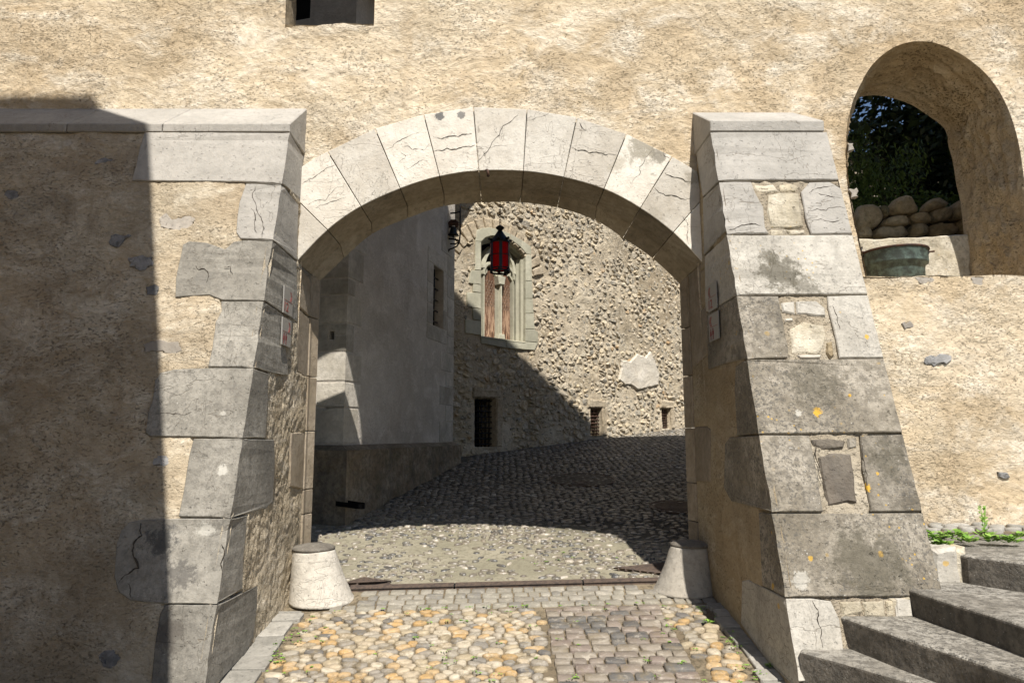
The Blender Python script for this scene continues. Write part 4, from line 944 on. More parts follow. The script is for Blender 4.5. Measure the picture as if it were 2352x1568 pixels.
def trigrate(label, pts):
    cx = sum(p[0] for p in pts) / 3; cy = sum(p[1] for p in pts) / 3; r = thing('corner_grate', label, 'drain grate', (cx, cy, G(cx, cy)), 'corner grates behind the threshold drain')
    bm = bmesh.new(); v = [bm.verts.new((x, y, G(x, y) + .010)) for x, y in pts]; bm.faces.new(v); bm_obj('pan', bm, VOID, r)
    bm = bmesh.new(); ys = sorted(p[1] for p in pts); y = ys[0] + .01
    while y < ys[-1]:
        xs = []
        for i in range(3):
            (xa, ya), (xb, yb) = pts[i], pts[(i + 1) % 3]
            if (ya - y) * (yb - y) < 0: xs.append(xa + (xb - xa) * (y - ya) / (yb - ya))
        if len(xs) == 2 and abs(xs[0] - xs[1]) > .02:
            a, b = sorted(xs); z = G(a, y); box_bm(bm, a, b, y - .005, y + .005, z + .004, z + .020)
        y += .019
    bm_obj('bars', bm, DRAIN, r)
    tube('rim', [(x, y, G(x, y) + .016) for x, y in pts], .007, DRAIN, r, seg=4, closed=True)
g4 = lambda pts: [ghit(x * .4687 + 661.5, y * .4687 + 833) for x, y in pts]
trigrate('small triangular slatted grate beside the left guard stone', g4([(262, 1095), (372, 1062), (505, 1083)]))
trigrate('triangular slatted grate beside the right guard stone, half in shade', g4([(1595, 1018), (1640, 992), (1880, 1045)]) if False else g4([(1598, 1016), (1850, 992), (1850, 1042)]))
LIDM = ground_mat('lid_mortar', (.085, .078, .06), (.14, .125, .10), (.05, .045, .035), 2.)
def cover(label, c, r, pat):
    x, y = c; root = thing('manhole_cover', label, 'manhole cover', (x, y, G(x, y)), 'round iron covers in the courtyard')
    sl = math.atan(.13); bm = bmesh.new(); lathe_bm(bm, [(r, -.01), (r, .009), (r - .014, .010), (r - .018, .001), (r - .05, .001)], seg=40, cap=False); bmesh.ops.rotate(bm, verts=bm.verts, cent=(0, 0, 0), matrix=Matrix.Rotation(sl, 3, 'X')); bmesh.ops.translate(bm, verts=bm.verts, vec=(x, y, G(x, y) + .004)); bm_obj('frame_ring', bm, DRAIN, root, smooth=False)
    bm = bmesh.new()
    if pat: 
        lathe_bm(bm, [(r - .05, 0), (r - .05, .004)], seg=32)
        for k in range(-4, 5):
            yy = k * r / 5.2; l = math.sqrt(max(0, (r - .05) ** 2 - yy * yy)) - .01
            if l > .02: box_bm(bm, -l, l, yy - .012, yy + .012, .004, .012)
    else: lathe_bm(bm, [(r - .016, -.004), (r - .016, .0035), (.01, .0035)], seg=32)
    bmesh.ops.rotate(bm, verts=bm.verts, cent=(0, 0, 0), matrix=Matrix.Rotation(sl, 3, 'X')); bmesh.ops.translate(bm, verts=bm.verts, vec=(x, y, G(x, y) + .004)); bm_obj('lid', bm, DRAIN if pat else LIDM, root)
cover('large round manhole frame filled with mortar in the middle of the shaded courtyard', ghit(1337, 1102), .40, False)
cover('small round iron lid just in front of the large manhole frame', ghit(1334, 1111), .11, True)
cover('round slotted drain cover at the right jamb in the courtyard', ghit(1553, 1165), .27, True)

# ------------------------------------------------------------------ courtyard house (left, behind the arch)
CX, CY = -1.52, 6.55; dS = (.259, .966); dF = (-.966, .259)
F_HS = Face('line', CX, CY, *dS)                          # side face, recedes
F_HF = Face('line', CX, CY, *dF); F_HF.n = -F_HF.n if F_HF.n.dot(Vector((0, -1, 0))) < 0 else F_HF.n
if F_HS.n.dot(Vector((1, 0, 0))) < 0: F_HS.n = -F_HS.n
def line_arr(f):
    return f
house = thing('courtyard_house', 'grey rendered house with sandstone corner blocks seen through the arch on the left', 'house', (CX, CY, G(CX, CY)))
def panel(name, face, a0, a1, b0, b1, holes, m, parent, hm=None, depth=.25):
    """wall face with rectangular openings that have depth"""
    As = sorted({a0, a1, *[h[0] for h in holes], *[h[1] for h in holes]}); Bs = sorted({b0, b1, *[h[2] for h in holes], *[h[3] for h in holes]})
    bm = bmesh.new()
    def q(pts, nn=None): bm.faces.new([bm.verts.new(face.pos(a, b, n)) for a, b, n in pts])
    for i in range(len(As) - 1):
        for j in range(len(Bs) - 1):
            ca, cb = (As[i] + As[i + 1]) / 2, (Bs[j] + Bs[j + 1]) / 2
            if any(h[0] < ca < h[1] and h[2] < cb < h[3] for h in holes): continue
            q([(As[i], Bs[j], 0), (As[i + 1], Bs[j], 0), (As[i + 1], Bs[j + 1], 0), (As[i], Bs[j + 1], 0)])
    for h in holes:
        d = -(h[4] if len(h) > 4 else depth); x0, x1, y0, y1 = h[:4]
        q([(x0, y0, 0), (x1, y0, 0), (x1, y0, d), (x0, y0, d)]); q([(x0, y1, 0), (x1, y1, 0), (x1, y1, d), (x0, y1, d)])
        q([(x0, y0, 0), (x0, y1, 0), (x0, y1, d), (x0, y0, d)]); q([(x1, y0, 0), (x1, y1, 0), (x1, y1, d), (x1, y0, d)])
    ob = bm_obj(name, bm, m, parent)
    for h in holes:
        if len(h) > 5 and h[5]:
            d = -h[4] + .002; bm = bmesh.new(); bm.faces.new([bm.verts.new(face.pos(a, b, d)) for a, b in ((h[0] - .01, h[2] - .01), (h[1] + .01, h[2] - .01), (h[1] + .01, h[3] + .01), (h[0] - .01, h[3] + .01))]); bm_obj('recess_back', bm, h[6], parent)
    return ob
win = H(F_HS, [(996, 607), (1018, 762)]); wa0, wz1 = F_HS.hit(996, 607); wa1 = F_HS.hit(1018, 690)[0]; wz0 = F_HS.hit(996, 747)[1]
aE = F_HS.hit(1040, 1000)[0]; zp = F_HS.hit(818, 1021)[1]; ZT = 4.75
panel('side_wall', F_HS, 0, aE, -1.2, ZT, [(wa0, wa1, wz0, wz1, .3, True, VOID)], PL_GREY, house)
d0 = F_HF.hit(712, 42); 
cz = lambda py: F_HS.hit(789, py)[1]
hol = lambda px, py: F_HF.hit(px, py)
holes = []
for (px, py, w, h, d) in ((762, 770, .055, .085, .10), (761, 932, .05, .055, .08), (745, 1112, .05, .085, .10)):
    a, b = hol(px, py); holes.append((a - w / 2, a + w / 2, b - h / 2, b + h / 2, d, True, VOID))
holes.append((d0[0], d0[0] + 1.2, d0[1], 5.4, .5, True, VOID))
panel('front_wall', F_HF, 0, 5, -1.2, 5.6, holes, PL_GREY, house)
panel('rear_wall', Face('line', CX + dS[0] * aE, CY + dS[1] * aE, *dF), 0, 5, -1.2, ZT, [], PL_GREY, house)
# corner blocks
rows = [1020, 935, 875, 806, 739, 673, 633, 560, 480, 400, 320, 230, 130, 20]; rz = [cz(p) for p in rows]
side_w = [.46, .62, .60, .34, .62, .36, .66, .4, .6, .4, .62, .4, .6]
sw = [F_HS.hit(x, y)[0] for x, y in ((822, 975), (828, 905), (830, 840), (813, 770), (832, 700), (817, 650), (836, 600))]
side_w = [*sw, .40, .62, .40, .62, .4, .6]
for i in range(len(rz) - 1):
    z0, z1 = rz[i], rz[i + 1]; w = side_w[i]; fw = [.42, .30, .50][i % 3]
    if i >= 8: fw = .55 + .2 * (i % 2)
    hs = [h for h in holes if h[2] > z0 and h[3] < z1 and h[1] < fw]
    if any(h[0] < fw and h[2] < z1 and h[3] > z0 for h in holes[-1:]): fw = min(fw, holes[-1][0] - .01)
    def fr(a0, a1):
        hh = [h for h in holes[:3] if h[2] < z1 and h[3] > z0 and h[0] < a1 and h[1] > a0]
        if not hh: return [[(a0, z0), (a1, z0), (a1, z1), (a0, z1)]]
        h = hh[0]; return [[(a0, z0), (a1, z0), (a1, z1), (a0, z1), (a0, (h[2] + h[3]) / 2), (h[0], (h[2] + h[3]) / 2), (h[0], h[3]), (h[1], h[3]), (h[1], h[2]), (h[0], h[2]), (h[0], (h[2] + h[3]) / 2 - .001), (a0, (h[2] + h[3]) / 2 - .001)]]
    cF = (lambda z: 0.0, F_HS.n); cS = (lambda z: 0.0, F_HF.n)
    items = [(F_HF, p, cF) for p in fr(0, fw)] + [(F_HS, [(0, z0), (w, z0), (w, z1), (0, z1)], cS)]
    slab('corner_block', items, ST_QUOIN, house, seed=200 + i, chips=0, proud=.006, bev=.003, gap=.011, deep=.003)
    lim = 1.7
    if i < 8 or holes[-1][0] > fw + .05:
        e = fw + .62 if i % 2 else fw + .8
        if i >= 9: e = min(e, holes[-1][0] - .005) if z1 > holes[-1][2] else e
        if e - fw > .05: slab('wall_block', [(F_HF, p, None) for p in fr(fw, e)], ST_QUOIN, house, seed=230 + i, proud=.006, bev=.003, gap=.011, deep=.003)
zf = [zp, .18, .40, .66, .86, 1.12, 1.36, 1.62, 1.9, 2.2, 2.5, 2.8, 3.1]
for i in range(len(zf) - 1):
    w = .32 if i % 2 else .55
    a0 = aE - w
    if zf[i] < wz1 + .15 and zf[i + 1] > wz0 - .2: a0 = max(a0, wa1 + .16)
    slab('corner_block', [(F_HS, [(a0, zf[i]), (aE, zf[i]), (aE, zf[i + 1]), (a0, zf[i + 1])], None)], ST_QUOIN, house, seed=260 + i, proud=.005, bev=.003, gap=.007, deep=.003)
fwn = .22
wf = bpy.data.objects.new('window', None); C.objects.link(wf); wf.location = F_HS.pos(wa0, wz0); parent_to(wf, house)
zs = [wz0 - .20, wz0, wz0 + (wz1 - wz0) * .33, wz0 + (wz1 - wz0) * .66, wz1, wz1 + .20]
for j in range(5):
    if j in (0, 4): slab('frame_stone', [(F_HS, [(wa0 - fwn, zs[j]), (wa1 + .15, zs[j]), (wa1 + .15, zs[j + 1]), (wa0 - fwn, zs[j + 1])], None)], ST_QUOIN, wf, seed=280 + j, proud=.006, bev=.003, gap=.007, deep=.003)
    else:
        slab('frame_stone', [(F_HS, [(wa0 - fwn, zs[j]), (wa0, zs[j]), (wa0, zs[j + 1]), (wa0 - fwn, zs[j + 1])], None)], ST_QUOIN, wf, seed=285 + j, proud=.006, bev=.003, gap=.007, deep=.003)
        slab('frame_stone', [(F_HS, [(wa1, zs[j]), (wa1 + .15, zs[j]), (wa1 + .15, zs[j + 1]), (wa1, zs[j + 1])], None)], ST_QUOIN, wf, seed=290 + j, proud=.006, bev=.003, gap=.007, deep=.003)
for k in range(5):
    z = wz0 + (wz1 - wz0) * (k + .6) / 5.4; tube('bar', [F_HS.pos(wa0 - .0, z, -.08), F_HS.pos(wa1, z, -.08)], .010, IRON, wf, seg=6)
for k in range(2):
    a = wa0 + (wa1 - wa0) * (k + 1) / 3; tube('bar', [F_HS.pos(a, wz0, -.085), F_HS.pos(a, wz1, -.085)], .010, IRON, wf, seg=6)
# plinth
def plinth_h(a, b): return .05 * fbm(a * 5, b * 5, 51, 4) + .035 * fbm(a * 14, b * 18, 55, 3)
for f, a1 in ((F_HS, aE + .10), (F_HF, 5.)):
    o = sheet('plinth', f, -.10 if f is F_HF else -.10, min(a1, 6), -1.25, zp - .045, .03, lambda a, b: plinth_h(a, b) * np.clip((a + .10) / .1, 0, 1), ST_PLINTH, house, base=.10)
bm = bmesh.new(); ch = [(-.10, zp - .045, .10), (0, zp - .001, .004)]
for f, a1 in ((F_HS, aE + .1), (F_HF, 5.)):
    N = 40; lo = [bm.verts.new(f.pos(-.10 + (a1 + .1) * i / N, zp - .047, .10)) for i in range(N + 1)]; hi = [bm.verts.new(f.pos(-.004 + (a1 - .1 + .004) * i / N, zp + .001, .006)) for i in range(N + 1)]
    for i in range(N): bm.faces.new([lo[i], lo[i + 1], hi[i + 1], hi[i]])
bm_obj('plinth_chamfer', bm, ST_PLINTH, house)
# unseen eave over the side wall, added for its shadow on the rubble wall
bm = bmesh.new(); e0 = [F_HS.pos(-.35, ZT, .42), F_HS.pos(aE + .35, ZT, .42), F_HS.pos(aE + .35, ZT + 3.4, -2.6), F_HS.pos(-.35, ZT + 3.4, -2.6)]
lo = [bm.verts.new(p) for p in e0]; hi = [bm.verts.new(p + Vector((0, 0, .09))) for p in e0]
for i in range(4): bm.faces.new([lo[i], lo[(i + 1) % 4], hi[(i + 1) % 4], hi[i]])
bm.faces.new(lo[::-1]); bm.faces.new(hi); bm_obj('roof', bm, ROOF, house)
# iron boot scraper hoop at the corner
hp = thing('iron_hoop', 'low black flat-iron hoop fixed near the ground at the corner of the grey house', 'hoop', (CX + .1, CY - .1, G(CX, CY)))
c0 = Vector((F_HF.pos(0, 0, 0).x, F_HF.pos(0, 0, 0).y, 0)); rx, _, rz_ = ray(806, 1162); hy = 6.42; hz = rz_ * hy
p0 = Vector((rx * hy - .12, hy + .02, hz + .03)); bm = bmesh.new(); path = []
dv = Vector((.95, -.30, -.09)).normalized(); sv = Vector((.3, .95, .05)).normalized(); L_ = .22; rr = .05
for i in range(6): path.append(p0 + dv * (L_ * i / 5) - sv * rr)
for i in range(1, 10): t = -math.pi / 2 + math.pi * i / 10; path.append(p0 + dv * (L_ + rr * math.cos(t)) + sv * rr * math.sin(t))
for i in range(6): path.append(p0 + dv * (L_ * (1 - i / 5)) + sv * rr)
up_ = Vector((0, 0, 1))
vs = [[bm.verts.new(p + up_ * s * .022 + o_) for s in (-1, 1)] for p, o_ in ((q, Vector((0, 0, 0))) for q in path)]
for a, b in zip(vs, vs[1:]): bm.faces.new([a[0], b[0], b[1], a[1]])
bmesh.ops.solidify(bm, geom=bm.faces[:], thickness=.008); bm_obj('band', bm, IRON, hp)

# ------------------------------------------------------------------ bell on the far corner of the house
def at(px, py, y): r = ray(px, py); return Vector((r[0] * y, y, r[2] * y))
bell = thing('wall_bell', 'small dark bell in a wrought-iron bracket on the far corner of the grey house', 'bell', at(1030, 540, 9.35))
B = lambda px, py, y=9.35: at(px, py, y)
fr = [B(1057, 462), B(1057, 500), B(1057, 535), B(1055, 557), B(1049, 566), B(1040, 570), B(1032, 573), B(1027, 582), B(1026, 590)]
tube('bracket_rod', fr, .011, IRON, bell); tube('bracket_rod', [B(1014, 547), B(1020, 547.5), B(1040, 549), B(1052, 552), B(1056, 553)], .013, IRON, bell)
tube('bracket_rod', [B(1034, 490), B(1045, 489), B(1057, 486)], .012, IRON, bell); tube('bracket_rod', [B(1034, 560), B(1046, 560), B(1055, 556)], .011, IRON, bell)
tube('bracket_rod', [B(1025, 500), B(1028, 505), B(1027, 540), B(1027, 590)], .009, IRON, bell)
bc = B(1041.5, 531); px2m = 9.35 / 1568
lathe('bell_body', [(13.2 * px2m, -11 * px2m), (12 * px2m, -8.5 * px2m), (8.6 * px2m, -3 * px2m), (7.4 * px2m, 4 * px2m), (7 * px2m, 9 * px2m), (4.5 * px2m, 11 * px2m), (.01, 11.5 * px2m)], bc, BRONZE, bell, seg=24)
lathe('clapper', [(.006, 0), (.012, .02), (.006, .04)], bc + Vector((0, 0, -.10)), IRON, bell, seg=8)
bm = bmesh.new()
for s in (-1, 1): box_bm(bm, bc.x + s * .045 - .02, bc.x + s * .045 + .02, bc.y - .03, bc.y + .03, bc.z + .055, bc.z + .145)
box_bm(bm, bc.x - .085, bc.x + .075, bc.y - .035, bc.y + .035, bc.z + .085, bc.z + .125); box_bm(bm, bc.x - .045, bc.x + .045, bc.y - .03, bc.y + .03, bc.z + .1251, bc.z + .165)
bm_obj('headstock', bm, RUST, bell, bevel=.008)
tube('pull_rod', [B(1026, 590), B(1026, 620), B(1024, 655)], .0055, IRON, bell, seg=6); lathe('pull_handle', [(.006, .05), (.016, .02), (.018, 0), (.005, -.012)], B(1024, 660), IRON, bell, seg=10)

# ------------------------------------------------------------------ rubble tower wall
TX, TY = -.71, 10.15; F_T = Face('line', TX, TY, .766, .643)
if F_T.n.dot(Vector((0, -1, 0))) < 0: F_T.n = -F_T.n
tower = thing('rubble_wall', 'high wall of rough grey rubble in pale mortar at the back of the courtyard', 'wall', (1.5, 12.0, G(1.5, 12)))
l1 = lambda pts: [(x * .2266 + 1004.5, y * .2266 + 453) for x, y in pts]
grs = [(1090, 1126, 913, 1026), (1356, 1374, 936, 1000), (1520, 1532, 937, 984)]
gh = []
for x0, x1, y0, y1 in grs:
    a0, a1 = F_T.hit(x0, 960)[0], F_T.hit(x1 + (13 if x0 < 1200 else 8), 960)[0]
    zA, zB = F_T.hit((x0 + x1) / 2, y1)[1], F_T.hit((x0 + x1) / 2, y0)[1]; gh.append((a0, a1, zA, zB))
op = H(F_T, l1([(430, 1403), (430, 455), (470, 415), (540, 393), (640, 395), (760, 448), (830, 510), (895, 578), (880, 620), (880, 1463)]))
oa0, oa1 = op[0][0], op[-1][0]; oz0 = op[0][1] ; oz0 = (op[0][1] + op[-1][1]) / 2
op[0] = (oa0, oz0); op[-1] = (op[-2][0], oz0)
rect = lambda h: [(h[0], h[2]), (h[1], h[2]), (h[1], h[3]), (h[0], h[3])]
sheet('mortar_face', F_T, -1.2, 9.5, -1.0, 5.2, .035, lambda a, b: .05 * fbm(a * 2, b * 2, 61, 3) + .035 * fbm(a * 10, b * 10, 63, 4), MORTAR_W, tower, holes=[op, *[rect(h) for h in gh]])
bm = bmesh.new(); v = [bm.verts.new(F_T.pos(a, b)) for a, b in ((-1.2, 5.2), (9.5, 5.2), (9.5, 7.5), (-1.2, 7.5))]; bm.faces.new(v); bm_obj('upper_face', bm, MORTAR_W, tower)
surr = H(F_T, l1([(385, 335), (450, 315), (530, 310), (720, 370), (850, 440), (940, 505), (945, 700), (950, 900), (975, 1340), (1010, 1370), (1008, 1470), (975, 1552), (700, 1530), (430, 1480), (270, 1375), (270, 1240), (345, 1230), (350, 1120), (290, 1110), (290, 965), (350, 960), (352, 890), (305, 870), (330, 740), (370, 740), (370, 480)]))
patch = H(F_T, [(1418, 872), (1425, 845), (1422, 825), (1445, 830), (1460, 812), (1480, 820), (1492, 806), (1502, 830), (1512, 860), (1508, 885), (1480, 892), (1462, 896), (1445, 884), (1432, 885)])
rc = F_T.hit(1140, 655)
def in_poly(p, poly): return bool(inside(np.array([p[0]]), np.array([p[1]]), poly)[0])
def keep_t(x, y):
    if in_poly((x, y), surr) or in_poly((x, y), patch): return False
    for h in gh:
        if h[0] - .07 < x < h[1] + .12 and h[2] - .05 < y < h[3] + .14: return False
    d = math.hypot(x - rc[0], y - rc[1])
    if .82 < d < 1.16 and y > rc[1] + .25: return False
    gz = G(*F_T.pos(x, 0).xy)
    return -.3 < x < 7.2 and gz - .1 < y < 5.0
rnd = random.Random(5)
cells = voronoi(-.3, 7.2, -.6, 5.0, .128, .088, .6, rnd, keep_t, skip=.08)
geos = []
for p, c in cells:
    geos.append((p, pebble_geo(c, lambda a, b, n: F_T.pos(a, b, n), rnd.uniform(.002, .032), rnd, shrink=rnd.uniform(.55, 1.05), rounded=False, k=9)))
geos.sort(key=lambda g: (0 if F_T.pos(*g[0]).x / F_T.pos(*g[0]).y < .27 and g[0][1] < 3.9 else 50) + F_T.pos(*g[0]).y)
emit([g[1] for g in geos], 'rubble_stone', RUBBLE, tower, 'further rough grey stones of the rubble wall', smooth=False)
# relieving arch of tuff
n = 15
for i in range(n):
    t0 = math.pi * (.10 + .80 * i / n); t1 = math.pi * (.10 + .80 * (i + .9) / n); r0, r1 = .84, 1.10 + .05 * random.random()
    slab('arch_stone', [(F_T, [(rc[0] - r0 * math.cos(t0), rc[1] + r0 * math.sin(t0) * .95), (rc[0] - r1 * math.cos(t0), rc[1] + r1 * math.sin(t0) * .95), (rc[0] - r1 * math.cos(t1), rc[1] + r1 * math.sin(t1) * .95), (rc[0] - r0 * math.cos(t1), rc[1] + r0 * math.sin(t1) * .95)], None)], ST_TUFF, tower, seed=300 + i, proud=.03, bev=.012, jit=.006, gap=.006)
slab('plaster_patch', [(F_T, patch, None)], PATCH, tower, seed=5, proud=.045, bev=.02, jit=.008)
# window surround stones (with joints), outer left teeth included
outerL = H(F_T, l1([(385, 335), (370, 480)])); 
def seg_stone(px): return H(F_T, l1(px))
WS = [[(385, 335), (450, 315), (530, 310), (530, 395), (470, 415), (430, 455), (375, 450)], [(530, 310), (620, 335), (720, 370), (735, 435), (640, 395), (530, 394)], [(720, 370), (850, 440), (838, 515), (735, 436)], [(850, 440), (940, 505), (942, 590), (890, 580), (838, 516)],
      [(942, 592), (945, 700), (948, 850), (880, 850), (880, 620), (892, 582)], [(948, 852), (955, 1030), (880, 1030), (880, 852)], [(955, 1032), (965, 1180), (880, 1180), (880, 1032)], [(965, 1182), (975, 1340), (880, 1335), (880, 1182)], [(975, 1342), (1010, 1370), (1008, 1475), (880, 1462), (880, 1337)],
      [(375, 452), (430, 457), (430, 745), (370, 740)], [(330, 742), (430, 747), (430, 890), (305, 872)], [(352, 878), (430, 892), (430, 972), (350, 962)], [(290, 965), (430, 975), (430, 1135), (345, 1120), (290, 1110)], [(345, 1124), (430, 1137), (430, 1255), (350, 1240)], [(270, 1240), (430, 1258), (430, 1400), (270, 1376)],
      [(430, 1404), (680, 1440), (690, 1530), (430, 1480)], [(680, 1441), (880, 1465), (1008, 1477), (975, 1552), (692, 1530)]]
gw = bpy.data.objects.new('window', None); C.objects.link(gw); gw.location = F_T.pos(oa0, oz0); parent_to(gw, tower)
for i, p in enumerate(WS): slab('surround_stone', [(F_T, H(F_T, l1(p)), None)], ST_WIN, gw, seed=330 + i, proud=.035, bev=.006, gap=.0015, deep=.05, jit=.002)
# reveal with two stepped mouldings
def inset_open(P, d):
    c = (sum(p[0] for p in P) / len(P), 0); out = []
    cx = (oa0 + op[-1][0]) / 2
    for a, b in P: out.append((a + d * (1 if a < cx - .05 else -1 if a > cx + .05 else 0), b - (d if b > oz0 + .5 and True else 0) * (1 if b > op[1][1] - .05 else 0)))
    return out
lev = [(0.0, .035), (0.0, -.02), (.035, -.05), (.035, -.10), (.07, -.13), (.07, -.22)]
bm = bmesh.new(); prev = None
for d, nn in lev:
    P = inset_open(op, d) if d else op
    vs = [bm.verts.new(F_T.pos(a, b, nn)) for a, b in P]
    if prev:
        for i in range(len(vs) - 1): bm.faces.new([prev[i], prev[i + 1], vs[i + 1], vs[i]])
    prev = vs
bm_obj('moulded_reveal', bm, ST_WIN, gw)
nG = -.18; F_T2 = Face('line', TX + F_T.n.x * nG, TY + F_T.n.y * nG, .766, .643); IP = inset_open(op, .07); ia0, ia1 = F_T2.hit(1106.5, 690)[0], F_T2.hit(1177, 690)[0]
bm = bmesh.new(); bm.faces.new([bm.verts.new(F_T.pos(a, b, -.34)) for a, b in ((oa0 - .3, oz0 - .3), (oa1 + .6, oz0 - .3), (oa1 + .6, op[3][1] + .3), (oa0 - .3, op[3][1] + .3))]); bm_obj('dark_interior', bm, VOID, gw)
# sloping sill
bm = bmesh.new(); bm.faces.new([bm.verts.new(F_T.pos(a, b, n)) for a, b, n in ((oa0, oz0 - .03, .04), (oa1, oz0 - .03, .04), (oa1, oz0 + .01, -.3), (oa0, oz0 + .01, -.3))]); bm_obj('sill', bm, ST_WIN, gw)
mid = (ia0 + ia1) / 2; zc = IP[3][1]; wl_ = (ia1 - ia0)
def strip(name, pts, w, n0, n1, m, closed=False, parent=gw):
    """flat moulding band following a line on the window plane"""
    bm = bmesh.new(); L = []; N = len(pts)
    for i, (a, b) in enumerate(pts):
        p, q = pts[max(0, i - 1)], pts[min(N - 1, i + 1)]; d = Vector((q[0] - p[0], q[1] - p[1])).normalized(); s = Vector((-d.y, d.x)) * w / 2
        L.append([bm.verts.new(F_T.pos(a + s.x, b + s.y, n0)), bm.verts.new(F_T.pos(a + s.x * .5, b + s.y * .5, n1)), bm.verts.new(F_T.pos(a - s.x * .5, b - s.y * .5, n1)), bm.verts.new(F_T.pos(a - s.x, b - s.y, n0))])
    for A, B_ in zip(L, L[1:]):
        for k in range(4): bm.faces.new([A[k], A[(k + 1) % 4], B_[(k + 1) % 4], B_[k]])
    return bm_obj(name, bm, m, parent)
zsp = oz0 + (zc - oz0) * .66; rL = wl_ / 4
strip('mullion', [(mid, oz0), (mid, zsp + .05)], .10, nG - .04, nG + .06, ST_WIN)
strip('colonnette', [(mid, oz0 + .05), (mid, zsp - .1)], .05, nG, nG + .10, ST_WIN)
slab('capital', [(F_T, [(mid - .06, zsp - .14), (mid + .06, zsp - .14), (mid + .085, zsp), (mid - .085, zsp)], None)], ST_WIN, gw, proud=nG + .12, deep=-nG + .04, bev=.01)
slab('colonnette_base', [(F_T, [(mid - .08, oz0), (mid + .08, oz0), (mid + .06, oz0 + .09), (mid - .06, oz0 + .09)], None)], ST_WIN, gw, proud=nG + .12, deep=-nG + .04, bev=.01)
for s in (-1, 1):
    ca = mid + s * wl_ / 4
    arc = [(ca + rL * math.cos(t), zsp + rL * 1.25 * math.sin(t)) for t in np.linspace(0, math.pi, 17)]
    strip('light_arch', arc, .075, nG - .04, nG + .055, ST_WIN)
    for q in (-1, 1):                                    # cusps of the trefoil
        cu = [(ca + q * rL * .92, zsp - .02), (ca + q * rL * .50, zsp + .06), (ca + q * rL * .70, zsp + .20)]
        strip('cusp', cu, .055, nG - .03, nG + .03, ST_WIN)
    strip('side_shaft', [(mid + s * (wl_ / 2 - .015), oz0), (mid + s * (wl_ / 2 - .015), zsp + .1)], .05, nG - .04, nG + .04, ST_WIN)
hood = [(mid + (wl_ / 2 + .0) * math.cos(t), zsp + .10 + (zc - zsp - .14) * math.sin(t)) for t in np.linspace(0, math.pi, 21)]
strip('tracery_hood', hood, .10, nG - .04, nG + .06, ST_WIN)
slab('tracery_spandrel', [(F_T, [(mid - .10, zsp + .02), (mid + .10, zsp + .02), (mid + .17, zsp + rL * 1.5), (mid, zsp + rL * 1.15), (mid - .17, zsp + rL * 1.5)], None)], ST_WIN, gw, proud=nG + .03, deep=-nG + .02, bev=.01)
# shutters
for s in (-1, 1):
    c = mid + s * wl_ / 4; w = wl_ / 2 - .11; zt_ = zsp + (-.02 if s < 0 else -.05); a0, a1 = c - w / 2, c + w / 2
    sh = bpy.data.objects.new('shutter', None); C.objects.link(sh); sh.location = F_T.pos(c, oz0); parent_to(sh, gw)
    sh = gw
    npk = 3
    for k in range(npk):
        p0, p1 = a0 + w * k / npk, a0 + w * (k + 1) / npk; t0 = zt_ + .16 * (1 - abs((p0 - c) / (w / 2))) ; t1 = zt_ + .16 * (1 - abs((p1 - c) / (w / 2)))
        slab('shutter_board', [(F_T, [(p0, oz0 + .012), (p1, oz0 + .012), (p1, t1), (p0, t0)], None)], WOOD, gw, seed=360 + k, proud=nG + .005, deep=-nG + .02, bev=.004, gap=.002, jit=.001)
    bm = bmesh.new(); rr = w / 5
    for row in range(9):
        z = zt_ - .09 - row * rr * 1.15
        if z < oz0 + .35 * (zt_ - oz0): break
        for k in range(-3, 4):
            ax = c + (k + (.5 if row % 2 else 0)) * rr * 1.25
            pts = [(ax + rr * .62 * math.cos(t), z + rr * .8 * math.sin(t)) for t in np.linspace(0, math.pi, 7)]
            pts = [p for p in pts if a0 + .01 < p[0] < a1 - .01]
            if len(pts) > 2: tube_bm(bm, [F_T.pos(a, b, nG + .008) for a, b in pts], .005, 4)
    bm_obj('scale_ironwork', bm, SCALE_IRON, gw)
for o in [o for o in gw.children if o.type == 'EMPTY']: bpy.data.objects.remove(o)
